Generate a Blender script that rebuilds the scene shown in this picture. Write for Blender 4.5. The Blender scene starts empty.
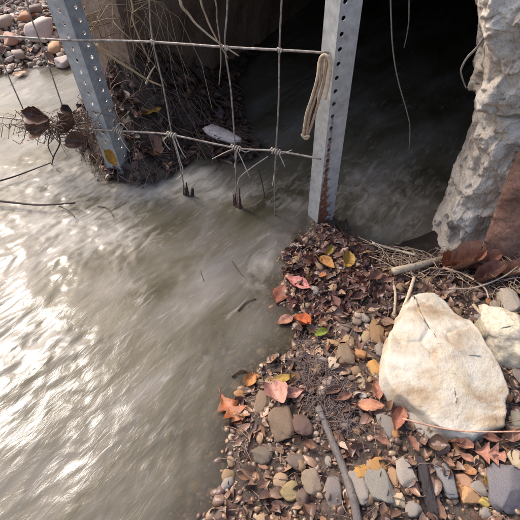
import bpy, math, random
import numpy as np
from mathutils import Vector, Matrix

random.seed(7); np.random.seed(7)
sc = bpy.context.scene
COL = sc.collection

# ------------------------------------------------------------------ camera
F = 450.0                                   # focal length in photo pixels (520 wide)
H = 1.0                                     # camera height above the water
TILT = math.radians(45)
cam_d = bpy.data.cameras.new('camera'); cam = bpy.data.objects.new('camera', cam_d)
COL.objects.link(cam); sc.camera = cam
cam_d.sensor_width = 36; cam_d.lens = 36 * F / 520; cam_d.clip_start = 0.02; cam_d.clip_end = 500
cam.location = (0, 0, H); cam.rotation_euler = (TILT, 0, 0)

# ------------------------------------------------------------------ sky, sun, exposure
TS = Vector((-0.55, 0.50, 0.75)).normalized()      # towards the sun
el = math.asin(TS.z); az = math.atan2(TS.x, TS.y)
w = bpy.data.worlds.new('World'); sc.world = w; w.use_nodes = True
nt = w.node_tree; bg = nt.nodes['Background']
sky = nt.nodes.new('ShaderNodeTexSky'); sky.sky_type = 'NISHITA'; sky.sun_disc = False
sky.sun_elevation = el; sky.sun_rotation = az; sky.air_density = 1.0; sky.dust_density = 5.0; sky.ozone_density = 0.3
nt.links.new(sky.outputs[0], bg.inputs[0]); bg.inputs[1].default_value = 0.15
sl = bpy.data.lights.new('sun', 'SUN'); sl.energy = 1.2; sl.angle = math.radians(14); sl.color = (1, .97, .93)
so = bpy.data.objects.new('sun', sl); COL.objects.link(so)
so.rotation_euler = (-TS).to_track_quat('-Z', 'Y').to_euler(); so.location = TS * 20
sc.cycles.max_bounces = 6; sc.cycles.diffuse_bounces = 3; sc.cycles.glossy_bounces = 2; sc.cycles.transparent_max_bounces = 6
sc.view_settings.view_transform = 'Standard'; sc.view_settings.look = 'None'
sc.view_settings.exposure = 0.95; sc.view_settings.gamma = 1

# ------------------------------------------------------------------ pixel helpers
C45, S45 = math.cos(TILT), math.sin(TILT)
def ray(px, py):
    dx, up = (px - 260) / F, (260 - py) / F
    return Vector((dx, S45 + up * C45, -C45 + up * S45))
def P(px, py, z=0.0):                          # onto a level plane
    r = ray(px, py); return Vector((0, 0, H)) + r * ((z - H) / r.z)
def PY(px, py, y):                             # onto the plane y = const
    r = ray(px, py); return Vector((0, 0, H)) + r * (y / r.y)
def PV(px, py, a, b):                          # onto the vertical plane through ground points a, b
    n = Vector((b[1] - a[1], -(b[0] - a[0]), 0)); r = ray(px, py)
    t = n.dot(Vector((a[0], a[1], 0)) - Vector((0, 0, H))) / n.dot(r)
    return Vector((0, 0, H)) + r * t

# ------------------------------------------------------------------ noise (numpy perlin)
_perm = np.random.RandomState(3).permutation(512)
def _h3(i, j, k): return _perm[(_perm[(_perm[i & 511] + j) & 511] + k) & 511]
_G = np.random.RandomState(5).normal(size=(512, 3)); _G /= np.linalg.norm(_G, axis=1)[:, None]
def perlin(x, y, z=0.0):
    x, y, z = np.broadcast_arrays(np.asarray(x, float), np.asarray(y, float), np.asarray(z, float))
    xi, yi, zi = np.floor(x).astype(int), np.floor(y).astype(int), np.floor(z).astype(int)
    xf, yf, zf = x - xi, y - yi, z - zi
    u, v, q = [t * t * t * (t * (t * 6 - 15) + 10) for t in (xf, yf, zf)]
    r = 0
    for a in (0, 1):
        for b in (0, 1):
            for c in (0, 1):
                g = _G[_h3(xi + a, yi + b, zi + c)]
                d = g[..., 0] * (xf - a) + g[..., 1] * (yf - b) + g[..., 2] * (zf - c)
                r = r + d * (u if a else 1 - u) * (v if b else 1 - v) * (q if c else 1 - q)
    return r * 1.4
def fbm(x, y, z=0.0, o=4, g=.5):
    s, a, f = 0, 1.0, 1.0
    for k in range(o):
        s = s + a * perlin(np.asarray(x) * f + 17 * k, np.asarray(y) * f - 9 * k, np.asarray(z) * f + 5 * k); a *= g; f *= 2.03
    return s

# ------------------------------------------------------------------ materials
def S2(c):                                       # sRGB 0-255 to linear
    return tuple(((v / 255) / 12.92 if v / 255 <= .04045 else ((v / 255 + .055) / 1.055) ** 2.4) for v in c) + (1,)
def newmat(name):
    m = bpy.data.materials.new(name); m.use_nodes = True
    n = m.node_tree.nodes; b = n['Principled BSDF']; return m, n, m.node_tree.links, b
def ramp(n, l, fac, stops, interp='LINEAR'):
    r = n.new('ShaderNodeValToRGB'); e = r.color_ramp.elements; r.color_ramp.interpolation = interp
    while len(e) > 1: e.remove(e[-1])
    e[0].position, e[0].color = stops[0]
    for p, c in stops[1:]:
        x = e.new(p); x.color = c
    l.new(fac, r.inputs[0]); return r.outputs[0]
def noise(n, l, scale, detail=5, rough=.55, vec=None, dist=0.0):
    t = n.new('ShaderNodeTexNoise'); t.inputs['Scale'].default_value = scale; t.inputs['Detail'].default_value = detail
    t.inputs['Roughness'].default_value = rough; t.inputs['Distortion'].default_value = dist
    if vec is not None: l.new(vec, t.inputs['Vector'])
    return t.outputs['Fac']
def objvec(n, l, rnd=True):                       # object coordinates shifted per object
    tc = n.new('ShaderNodeTexCoord')
    if not rnd: return tc.outputs['Object']
    oi = n.new('ShaderNodeObjectInfo'); m = n.new('ShaderNodeMath'); m.operation = 'MULTIPLY'; m.inputs[1].default_value = 37
    l.new(oi.outputs['Random'], m.inputs[0]); a = n.new('ShaderNodeVectorMath'); a.operation = 'ADD'
    l.new(tc.outputs['Object'], a.inputs[0]); l.new(m.outputs[0], a.inputs[1]); return a.outputs[0]
def bump(n, l, b, h, strength, dist):
    bp = n.new('ShaderNodeBump'); bp.inputs['Strength'].default_value = strength; bp.inputs['Distance'].default_value = dist
    l.new(h, bp.inputs['Height']); l.new(bp.outputs[0], b.inputs['Normal'])
def mixc(n, l, f, a, c, mode='MIX'):
    m = n.new('ShaderNodeMix'); m.data_type = 'RGBA'; m.blend_type = mode
    for s, v in ((m.inputs[0], f), (m.inputs[6], a), (m.inputs[7], c)):
        if isinstance(v, (int, float)): s.default_value = v
        elif isinstance(v, tuple): s.default_value = v
        else: l.new(v, s)
    return m.outputs[2]
def mth(n, l, op, a, b=None, clamp=False):
    m = n.new('ShaderNodeMath'); m.operation = op; m.use_clamp = clamp
    for k, v in enumerate((a, b)):
        if v is None: continue
        if isinstance(v, (int, float)): m.inputs[k].default_value = v
        else: l.new(v, m.inputs[k])
    return m.outputs[0]

_sc = {}
def stone_mat(c, rough=.6, scale=60, var=.45, grain=.5, dist=.002, key=None):
    k = key or (c, rough, scale)
    if k in _sc: return _sc[k]
    m, n, l, b = newmat('stone'); v = objvec(n, l)
    base = S2(c); dk = tuple(x * (1 - var) for x in base[:3]) + (1,); lt = tuple(min(.85, x * (1 + var * .6)) for x in base[:3]) + (1,)
    a = ramp(n, l, noise(n, l, scale * .35, 6, .6, v), [(.3, dk), (.5, base), (.72, lt)])
    sp = ramp(n, l, noise(n, l, scale * 4, 3, .7, v), [(.35, (.62, .58, .54, 1)), (.55, (1, 1, 1, 1)), (.75, (1.15, 1.13, 1.1, 1))])
    l.new(mixc(n, l, .8, a, sp, 'MULTIPLY'), b.inputs['Base Color'])
    l.new(mth(n, l, 'MULTIPLY_ADD', noise(n, l, scale, 4, .6, v), .3) if False else mth(n, l, 'ADD', mth(n, l, 'MULTIPLY', noise(n, l, scale, 4, .6, v), .4), rough - .2, True), b.inputs['Roughness'])
    bump(n, l, b, noise(n, l, scale * 2, 7, .65, v), grain, dist); _sc[k] = m; return m

_lc = {}
def leaf_mat(c, rough=.5):
    k = (c, rough)
    if k in _lc: return _lc[k]
    m, n, l, b = newmat('leaf'); v = objvec(n, l); base = S2(c)
    dk = tuple(x * .45 for x in base[:3]) + (1,); lt = tuple(min(.8, x * 1.35) for x in base[:3]) + (1,)
    col = ramp(n, l, noise(n, l, 3.2, 7, .68, v), [(.3, dk), (.5, base), (.75, lt)])
    sp = ramp(n, l, noise(n, l, 7, 6, .75, v), [(.36, (.32, .26, .22, 1)), (.50, (1, 1, 1, 1))])
    col = mixc(n, l, .7, col, sp, 'MULTIPLY')
    uv = n.new('ShaderNodeUVMap'); sx = n.new('ShaderNodeSeparateXYZ'); l.new(uv.outputs[0], sx.inputs[0])
    av = mth(n, l, 'ABSOLUTE', sx.outputs[1])
    mid = mth(n, l, 'LESS_THAN', av, .05)
    ph = mth(n, l, 'SUBTRACT', sx.outputs[0], mth(n, l, 'MULTIPLY', av, .22))
    side = mth(n, l, 'LESS_THAN', mth(n, l, 'FRACT', mth(n, l, 'MULTIPLY', ph, 9.0)), .12)
    vein = mth(n, l, 'MAXIMUM', mid, mth(n, l, 'MULTIPLY', side, .55))
    col = mixc(n, l, mth(n, l, 'MULTIPLY', vein, .45), col, lt)
    l.new(col, b.inputs['Base Color']); b.inputs['Roughness'].default_value = rough
    b.inputs['Specular IOR Level'].default_value = .4
    h = mth(n, l, 'SUBTRACT', noise(n, l, 90, 4, .6, v), mth(n, l, 'MULTIPLY', vein, .5)); bump(n, l, b, h, .5, .0015)
    _lc[k] = m; return m

_wc = {}
def wood_mat(c, rough=.75):
    k = (c, rough)
    if k in _wc: return _wc[k]
    m, n, l, b = newmat('wood'); v = objvec(n, l); base = S2(c)
    dk = tuple(x * .4 for x in base[:3]) + (1,); lt = tuple(min(.8, x * 1.4) for x in base[:3]) + (1,)
    l.new(ramp(n, l, noise(n, l, 90, 6, .7, v, 1.0), [(.28, dk), (.5, base), (.75, lt)]), b.inputs['Base Color'])
    b.inputs['Roughness'].default_value = rough; bump(n, l, b, noise(n, l, 220, 4, .6, v), .6, .002); _wc[k] = m; return m

def soil_mat():
    m, n, l, b = newmat('soil'); tc = n.new('ShaderNodeTexCoord'); v = tc.outputs['Object']
    a = ramp(n, l, noise(n, l, 9, 8, .65, v), [(.3, S2((42, 34, 30))), (.5, S2((70, 57, 50))), (.7, S2((104, 88, 76)))])
    g = ramp(n, l, noise(n, l, 160, 4, .7, v), [(.3, (.35, .3, .28, 1)), (.52, (1, 1, 1, 1)), (.72, (1.7, 1.6, 1.5, 1))])
    l.new(mixc(n, l, .9, a, g, 'MULTIPLY'), b.inputs['Base Color'])
    l.new(mth(n, l, 'ADD', mth(n, l, 'MULTIPLY', noise(n, l, 14, 3, .5, v), .8), .08, True), b.inputs['Roughness'])
    bump(n, l, b, noise(n, l, 120, 8, .7, v), .9, .006); return m

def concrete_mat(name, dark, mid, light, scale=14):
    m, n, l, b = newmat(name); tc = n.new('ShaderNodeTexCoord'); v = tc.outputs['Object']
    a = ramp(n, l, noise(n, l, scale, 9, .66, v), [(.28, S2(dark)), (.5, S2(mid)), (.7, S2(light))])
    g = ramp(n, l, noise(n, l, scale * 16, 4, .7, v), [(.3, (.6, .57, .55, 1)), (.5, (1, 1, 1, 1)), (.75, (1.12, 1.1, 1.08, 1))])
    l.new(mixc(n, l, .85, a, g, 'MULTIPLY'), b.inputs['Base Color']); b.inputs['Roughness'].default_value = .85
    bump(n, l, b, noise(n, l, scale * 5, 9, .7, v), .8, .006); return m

def metal_mat():
    m, n, l, b = newmat('galvanised_steel'); tc = n.new('ShaderNodeTexCoord'); v = tc.outputs['Object']
    z = ramp(n, l, noise(n, l, 35, 5, .6, v), [(.3, S2((156, 156, 156))), (.5, S2((184, 183, 182))), (.7, S2((206, 205, 203)))])
    vo = n.new('ShaderNodeTexVoronoi'); vo.inputs['Scale'].default_value = 70; l.new(v, vo.inputs['Vector'])
    bw = n.new('ShaderNodeRGBToBW'); l.new(vo.outputs['Color'], bw.inputs[0])
    z = mixc(n, l, mth(n, l, 'MULTIPLY', bw.outputs[0], .25), z, S2((205, 210, 214)))
    at = n.new('ShaderNodeAttribute'); at.attribute_name = 'rust'
    rf = mth(n, l, 'MULTIPLY', mth(n, l, 'SUBTRACT', mth(n, l, 'ADD', at.outputs['Fac'], mth(n, l, 'MULTIPLY', noise(n, l, 110, 6, .7, v), .9)), .82), 5, True)
    rc = ramp(n, l, noise(n, l, 240, 4, .6, v), [(.3, S2((70, 44, 34))), (.6, S2((140, 88, 66))), (.8, S2((176, 128, 104)))])
    dirt = ramp(n, l, noise(n, l, 18, 7, .7, v), [(.5, (0, 0, 0, 1)), (.72, (1, 1, 1, 1))])
    z = mixc(n, l, mth(n, l, 'MULTIPLY', dirt, .55), z, S2((128, 116, 104)))
    l.new(mixc(n, l, rf, z, rc), b.inputs['Base Color'])
    l.new(mth(n, l, 'SUBTRACT', .3, mth(n, l, 'MULTIPLY', rf, .45), True), b.inputs['Metallic'])
    l.new(mth(n, l, 'ADD', mth(n, l, 'MULTIPLY', rf, .35), .5, True), b.inputs['Roughness'])
    bump(n, l, b, noise(n, l, 300, 5, .6, v), .25, .001); return m

def water_mat():
    m, n, l, b = newmat('muddy_water'); tc = n.new('ShaderNodeTexCoord'); v = tc.outputs['Object']
    fo = n.new('ShaderNodeAttribute'); fo.attribute_name = 'foam_and_light'
    cl = n.new('ShaderNodeAttribute'); cl.attribute_name = 'clear'
    mp = n.new('ShaderNodeMapping'); mp.vector_type = 'TEXTURE'; mp.inputs['Rotation'].default_value = (0, 0, .95); mp.inputs['Scale'].default_value = (2.6, 1, 1); l.new(v, mp.inputs[0])
    silt = ramp(n, l, noise(n, l, 5, 7, .6, mp.outputs[0], .6), [(.30, S2((70, 65, 50))), (.44, S2((98, 92, 77))), (.56, S2((116, 110, 100))), (.70, S2((138, 133, 128)))])
    fn = noise(n, l, 30, 7, .64, mp.outputs[0], .8)
    ff = mth(n, l, 'MULTIPLY', mth(n, l, 'SUBTRACT', mth(n, l, 'ADD', fo.outputs['Fac'], mth(n, l, 'MULTIPLY', mth(n, l, 'SUBTRACT', fn, .5), 1.7)), .28), 1.1, True)
    m3 = n.new('ShaderNodeMapping'); m3.vector_type = 'TEXTURE'; m3.inputs['Rotation'].default_value = (0, 0, .95); m3.inputs['Scale'].default_value = (5, 1, 1); l.new(v, m3.inputs[0])
    stk = ramp(n, l, noise(n, l, 60, 5, .6, m3.outputs[0], .9), [(.56, (0, 0, 0, 1)), (.68, (1, 1, 1, 1))])
    pat = ramp(n, l, noise(n, l, 4.5, 4, .6, v), [(.42, (0, 0, 0, 1)), (.62, (1, 1, 1, 1))])
    silt = mixc(n, l, mth(n, l, 'MULTIPLY', mth(n, l, 'MULTIPLY', stk, pat), .42), silt, S2((188, 184, 182)))
    col = mixc(n, l, ff, silt, S2((192, 186, 178)))
    l.new(col, b.inputs['Base Color']); b.inputs['IOR'].default_value = 1.33
    l.new(mth(n, l, 'ADD', mth(n, l, 'MULTIPLY', ff, .35), .12), b.inputs['Roughness'])
    l.new(mth(n, l, 'SUBTRACT', .5, mth(n, l, 'MULTIPLY', ff, .42), True), b.inputs['Specular IOR Level'])
    bump(n, l, b, mth(n, l, 'ADD', noise(n, l, 60, 5, .6, mp.outputs[0], .5), mth(n, l, 'MULTIPLY', ff, .3)), .22, .005)
    tr = n.new('ShaderNodeBsdfTransparent'); tr.inputs[0].default_value = (.80, .74, .62, 1)
    gl = n.new('ShaderNodeBsdfGlossy'); gl.inputs['Roughness'].default_value = .07
    fr = n.new('ShaderNodeFresnel'); fr.inputs[0].default_value = 1.33
    mx = n.new('ShaderNodeMixShader'); l.new(fr.outputs[0], mx.inputs[0]); l.new(tr.outputs[0], mx.inputs[1]); l.new(gl.outputs[0], mx.inputs[2])
    m2 = n.new('ShaderNodeMixShader'); l.new(cl.outputs['Fac'], m2.inputs[0]); l.new(b.outputs[0], m2.inputs[1]); l.new(mx.outputs[0], m2.inputs[2])
    l.new(m2.outputs[0], n['Material Output'].inputs['Surface']); return m

SOIL = soil_mat(); METAL = metal_mat(); WATER = water_mat()
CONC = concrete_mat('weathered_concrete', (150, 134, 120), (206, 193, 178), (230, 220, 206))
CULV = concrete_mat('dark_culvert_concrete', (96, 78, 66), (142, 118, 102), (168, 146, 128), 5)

# ------------------------------------------------------------------ object helpers
def mesh(name, V, Fc, smooth=True, uv=None, attrs=None):
    me = bpy.data.meshes.new(name); me.from_pydata([tuple(v) for v in V] if not isinstance(V, np.ndarray) else V.tolist(), [], Fc if isinstance(Fc, list) else Fc.tolist())
    if smooth: me.polygons.foreach_set('use_smooth', [True] * len(me.polygons))
    if uv is not None:
        ul = me.uv_layers.new(name='UVMap'); idx = np.zeros(len(me.loops), int); me.loops.foreach_get('vertex_index', idx)
        ul.data.foreach_set('uv', np.asarray(uv, float)[idx].ravel())
    for k, a in (attrs or {}).items():
        t = me.attributes.new(k, 'FLOAT', 'POINT'); t.data.foreach_set('value', np.asarray(a, float))
    me.update(); return me
def obj(name, me, mat=None, parent=None, loc=None, rot=None, scale=None):
    o = bpy.data.objects.new(name, me); COL.objects.link(o)
    if mat is not None and me is not None and len(me.materials) == 0: me.materials.append(mat)
    elif mat is not None and me is not None and me.materials[0] != mat:
        o.material_slots[0].link = 'OBJECT'; o.material_slots[0].material = mat
    if parent is not None: o.parent = parent
    if loc is not None: o.location = loc
    if rot is not None: o.rotation_euler = rot
    if scale is not None: o.scale = scale
    return o
def tag(o, label, cat, group=None):
    o['label'] = label; o['category'] = cat
    if group: o['group'] = group
    return o
def empty(name, loc=(0, 0, 0)):
    o = bpy.data.objects.new(name, None); COL.objects.link(o); o.location = loc; return o
def kind(o, k): o['kind'] = k; return o

def grid_mesh(name, xs, ys, hfun, extra=None):
    X, Y = np.meshgrid(xs, ys); Z = hfun(X, Y)
    V = np.stack([X, Y, Z], -1).reshape(-1, 3); nx, ny = len(xs), len(ys)
    i = np.arange(nx - 1)[None, :] + nx * np.arange(ny - 1)[:, None]
    Fc = np.stack([i, i + 1, i + nx + 1, i + nx], -1).reshape(-1, 4)
    at = {k: f(X, Y).ravel() for k, f in (extra or {}).items()}
    return mesh(name, V, Fc, True, None, at)

def smooth_path(pts, k=5):                        # Catmull-Rom
    pts = [Vector(p) for p in pts]
    if len(pts) < 3: return pts
    out = []
    q = [pts[0] * 2 - pts[1]] + pts + [pts[-1] * 2 - pts[-2]]
    for i in range(1, len(q) - 2):
        a, b, c, d = q[i - 1:i + 3]
        for s in range(k):
            t = s / k
            out.append(.5 * ((2 * b) + (c - a) * t + (2 * a - 5 * b + 4 * c - d) * t * t + (3 * b - a - 3 * c + d) * t ** 3))
    out.append(pts[-1]); return out
def tube(pts, r0, r1=None, seg=7, jag=0.0, V=None, Fc=None, cap=True):
    V = [] if V is None else V; Fc = [] if Fc is None else Fc
    r1 = r0 if r1 is None else r1; n = len(pts); base = len(V); ref = Vector((.31, .47, .83))
    for i, p in enumerate(pts):
        d = (pts[min(i + 1, n - 1)] - pts[max(i - 1, 0)])
        d = d.normalized() if d.length > 1e-9 else Vector((0, 0, 1))
        s = d.cross(ref); s = s.normalized() if s.length > 1e-4 else d.orthogonal().normalized()
        t = d.cross(s); r = r0 + (r1 - r0) * i / max(1, n - 1)
        for k in range(seg):
            a = 2 * math.pi * k / seg; rr = r * (1 + jag * random.uniform(-1, 1))
            V.append(p + s * (math.cos(a) * rr) + t * (math.sin(a) * rr))
    for i in range(n - 1):
        for k in range(seg):
            a, b = base + i * seg + k, base + i * seg + (k + 1) % seg
            Fc.append((a, b, b + seg, a + seg))
    if cap:
        Fc.append(tuple(base + k for k in reversed(range(seg)))); Fc.append(tuple(base + (n - 1) * seg + k for k in range(seg)))
    return V, Fc
def tube_obj(name, pts, r0, r1, mat, parent=None, seg=7, jag=0.0, k=5):
    V, Fc = tube(smooth_path(pts, k), r0, r1, seg, jag)
    if parent is None:                            # origin at the first point
        o0 = Vector(pts[0]); return obj(name, mesh(name, [v - o0 for v in V], Fc), mat, None, o0)
    return obj(name, mesh(name, V, Fc), mat, parent)

# ------------------------------------------------------------------ terrain
def sdf(X, Y, poly):
    X = np.asarray(X, float); Y = np.asarray(Y, float)
    d2 = np.full(X.shape, 1e9); ins = np.zeros(X.shape, bool); n = len(poly)
    for i in range(n):
        (ax, ay), (bx, by) = poly[i], poly[(i + 1) % n]; ex, ey = bx - ax, by - ay
        t = np.clip(((X - ax) * ex + (Y - ay) * ey) / (ex * ex + ey * ey + 1e-12), 0, 1)
        d2 = np.minimum(d2, (X - ax - t * ex) ** 2 + (Y - ay - t * ey) ** 2)
        c = ((ay > Y) != (by > Y)) & (X < (bx - ax) * (Y - ay) / ((by - ay) if abs(by - ay) > 1e-12 else 1e-12) + ax)
        ins ^= c
    return np.where(ins, np.sqrt(d2), -np.sqrt(d2))      # positive inside
def pw(*pp): return [tuple(P(a, b).xy) for a, b in pp]
BANK = pw((500, 225), (470, 245), (432, 256), (388, 256), (352, 242), (326, 226), (304, 238), (287, 260), (283, 290), (295, 318), (288, 345),
          (262, 366), (240, 392), (222, 430), (230, 465), (214, 503), (196, 545)) + [(-.25, -.4), (-.6, -3), (-6, -80), (80, -80), (80, 1.2)]
MOUND = pw((80, 112), (84, 150), (106, 176), (142, 187), (172, 172), (196, 158), (224, 162), (250, 159), (256, 148), (246, 136)) + [(-.12, 2.3), (.1, 3.2), (-.5, 5), (-.85, 5), (-.98, 3.2), (-.86, 2.2), (-.80, 1.85)]
GRAVEL = pw((-60, 84), (0, 72), (30, 66), (62, 66), (90, 62)) + [(-.9, 3.6), (-.7, 9), (-1, 80), (-80, 80), (-80, 3.2)]
WEST = [(-2.5, -80), (-2.1, 0), (-2.2, 1.4), (-2.8, 2.0), (-80, 2.4), (-80, -80)]
def rise(d, hgt, k, bed=.12, kb=.14):
    return np.where(d > 0, hgt * (1 - np.exp(-np.maximum(d, 0) / k)), -bed * (1 - np.exp(np.minimum(d, 0) / kb)))
def terrain(X, Y):
    X = np.asarray(X, float); Y = np.asarray(Y, float)
    n = fbm(X * 6, Y * 6, .3, 5) * .016
    wob = .03 * perlin(X * 7, Y * 7, 2.2) + .012 * perlin(X * 25, Y * 25, 1.2)
    b = sdf(X, Y, BANK) + wob; m = sdf(X, Y, MOUND) + wob; g = sdf(X, Y, GRAVEL) + wob * 1.5; ww = sdf(X, Y, WEST)
    h = np.maximum.reduce([rise(b, .13, .28, .12, .26) + np.clip(b - .8, 0, 6) * .05,
                           np.where(m > 0, np.minimum(1.4 * m, .58 + .25 * (m - .4)) * np.clip((-.08 - X) / .5, .25, 1), rise(m, .1, .1)) + np.where(m > 0, fbm(X * 11, Y * 11, 4.1, 4) * .03, 0),
                           rise(g, .10, .35) + np.clip(g, 0, 20) * .10, rise(ww, .6, .8)])
    return h + n
def TZ(x, y): return float(terrain(np.array([x]), np.array([y]))[0])
def PT(px, py, lift=0.0):                          # where a pixel's ray meets the terrain (or the water)
    z = .08
    r = ray(px, py); t = .25
    ts = np.arange(.3, 4.5, .004); X, Y, Z = r.x * ts, r.y * ts, H + r.z * ts
    hit = Z <= np.maximum(terrain(X, Y), -.002) + lift
    i = int(np.argmax(hit)) if hit.any() else len(ts) - 1
    return Vector((X[i], Y[i], Z[i]))

def spread(lo, a, b, hi, fine, grow=1.18, maxs=12):
    mid = list(np.arange(a, b, fine)); left, s, x = [], fine, a
    while x > lo: s = min(s * grow, maxs); x -= s; left.append(x)
    right, s, x = [], fine, mid[-1]
    while x < hi: s = min(s * grow, maxs); x += s; right.append(x)
    return np.array(left[::-1] + mid + right)
gx = spread(-120, -1.5, 1.05, 120, .008); gy = spread(-120, .12, 3.1, 120, .008)
kind(obj('ground', grid_mesh('ground', gx, gy, terrain), SOIL), 'structure')

# ------------------------------------------------------------------ water
FOAM_AND_LIGHT = [(50, 180, .28, .16, .60), (20, 225, .2, .12, .4), (95, 225, .2, .12, .5), (120, 250, .16, .08, .35), (150, 190, .11, .08, .9), (195, 178, .12, .07, .85), (235, 195, .14, .07, .50),
        (272, 258, .09, .08, .75), (262, 285, .06, .05, .45), (60, 345, .12, .05, .5), (300, 205, .1, .05, .2), (110, 400, .1, .1, .25), (160, 460, .14, .1, .22), (20, 95, .3, .12, .35), (370, 195, .35, .30, .48), (230, 350, .1, .06, .2)]  # also holds a painted sun glint and a patch that lightens shaded culvert water
FOAM_AND_LIGHT_W = [(P(a, b), sx, sy, k) for a, b, sx, sy, k in FOAM_AND_LIGHT]
def foam_and_light(X, Y):  # foam cover, plus the glint and culvert lightening painted in as foam
    f = np.zeros(X.shape)
    wx, wy = X + .06 * perlin(X * 6, Y * 6, 3.3), Y + .06 * perlin(X * 6, Y * 6, 8.3)
    for p, sx, sy, k in FOAM_AND_LIGHT_W: f += k * np.exp(-((wx - p.x) / sx) ** 2 - ((wy - p.y) / sy) ** 2)
    return np.clip(f, 0, 1.2)
def waves(X, Y):
    c, s = math.cos(.9), math.sin(.9); A, B = X * c + Y * s, -X * s + Y * c     # A along the flow
    wa = .10 * perlin(X * 3.1, Y * 3.1, 1.7); wb = .10 * perlin(X * 3.1, Y * 3.1, 6.2)
    A, B = A + wa, B + wb
    z = .009 * perlin(A * 4, B * 6, 0) + .0045 * perlin(A * 8, B * 15, 3) + .0020 * (1 - 2 * np.abs(perlin(A * 12, B * 28, 5))) + .0008 * perlin(A * 28, B * 66, 9)
    left = 1 / (1 + np.exp((X + .30 + .35 * perlin(X * 2, Y * 2, 5)) / .09))
    patch = np.clip(.75 + .9 * perlin(X * 3.4, Y * 3.4, 7.7), .3, 1.3)
    amp = .20 + .66 * left * patch
    amp = amp * np.clip((4.5 - np.hypot(X, Y)) / 2, .1, 1)
    return z * amp + .006 * foam_and_light(X, Y) * fbm(X * 22, Y * 22, 2, 4)
def clear(X, Y):
    d = np.clip(-terrain(X, Y), 0, 1); return .88 * np.exp(-d / .042)
wx_ = spread(-60, -1.3, .75, 12, .0065); wy_ = spread(-60, .12, 2.0, 60, .0065)
kind(obj('stream_water', grid_mesh('stream_water', wx_, wy_, waves, {'foam_and_light': foam_and_light, 'clear': clear}), WATER), 'structure')

# ------------------------------------------------------------------ culvert
UX = Vector((.912, -.41, 0)); AX = Vector((.41, .912, 0)); OC = Vector((0, 1.525, 0))
def LC(u, a, z): return OC + UX * u + AX * a + Vector((0, 0, z))
def rough_block(u0, u1, a0, a1, z0, z1, step=.06, amp=.012):      # a box in culvert coordinates with an uneven skin
    V, Fc, idx = [], [], {}
    nu, na, nz = [max(1, int(round((q - p) / step))) for p, q in ((u0, u1), (a0, a1), (z0, z1))]
    nu, na, nz = min(nu, 60), min(na, 60), min(nz, 30)
    def vid(i, j, k):
        if (i, j, k) not in idx:
            p = LC(u0 + (u1 - u0) * i / nu, a0 + (a1 - a0) * j / na, z0 + (z1 - z0) * k / nz)
            idx[(i, j, k)] = len(V); V.append(p)
        return idx[(i, j, k)]
    for i in range(nu):
        for j in range(na):
            Fc.append([vid(i, j, 0), vid(i, j + 1, 0), vid(i + 1, j + 1, 0), vid(i + 1, j, 0)]); Fc.append([vid(i, j, nz), vid(i + 1, j, nz), vid(i + 1, j + 1, nz), vid(i, j + 1, nz)])
        for k in range(nz):
            Fc.append([vid(i, 0, k), vid(i + 1, 0, k), vid(i + 1, 0, k + 1), vid(i, 0, k + 1)]); Fc.append([vid(i, na, k), vid(i, na, k + 1), vid(i + 1, na, k + 1), vid(i + 1, na, k)])
    for j in range(na):
        for k in range(nz):
            Fc.append([vid(0, j, k), vid(0, j, k + 1), vid(0, j + 1, k + 1), vid(0, j + 1, k)]); Fc.append([vid(nu, j, k), vid(nu, j + 1, k), vid(nu, j + 1, k + 1), vid(nu, j, k + 1)])
    A = np.array([tuple(v) for v in V]); q = A * 5
    for c, (ox, oy) in enumerate(((0, 0), (9, 0), (0, 9))): A[:, c] += amp * fbm(q[:, 0] + ox, q[:, 1] + oy, q[:, 2], 3)
    return [Vector(v) for v in A], Fc
cul = tag(empty('culvert', OC), 'dark box culvert mouth with stained brown concrete side walls over the stream', 'culvert')
def cpart(name, *a, mat=CULV, **k):
    V, Fc = rough_block(*a, **k); o = obj(name, mesh(name, [v - OC for v in V], Fc, False), mat, cul); return o
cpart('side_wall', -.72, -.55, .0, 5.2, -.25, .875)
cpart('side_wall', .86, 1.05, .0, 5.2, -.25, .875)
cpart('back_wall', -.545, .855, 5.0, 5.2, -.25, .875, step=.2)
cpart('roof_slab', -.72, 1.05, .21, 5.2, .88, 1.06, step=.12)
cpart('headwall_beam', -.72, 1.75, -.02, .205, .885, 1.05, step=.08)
emb = []
Vv, Ff = [], []
for blk in ((-.75, 8, .45, 7, 1.08, 1.18), (1.08, 8, .25, 7, -.2, 1.015), (-.95, -.74, .8, 7, -.2, 1.015)):
    v, f = rough_block(*blk, step=.2, amp=.05); b0 = len(Vv); Vv += v; Ff += [[i + b0 for i in q] for q in f]
kind(obj('road_embankment', mesh('road_embankment', Vv, Ff), SOIL), 'structure')

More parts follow.
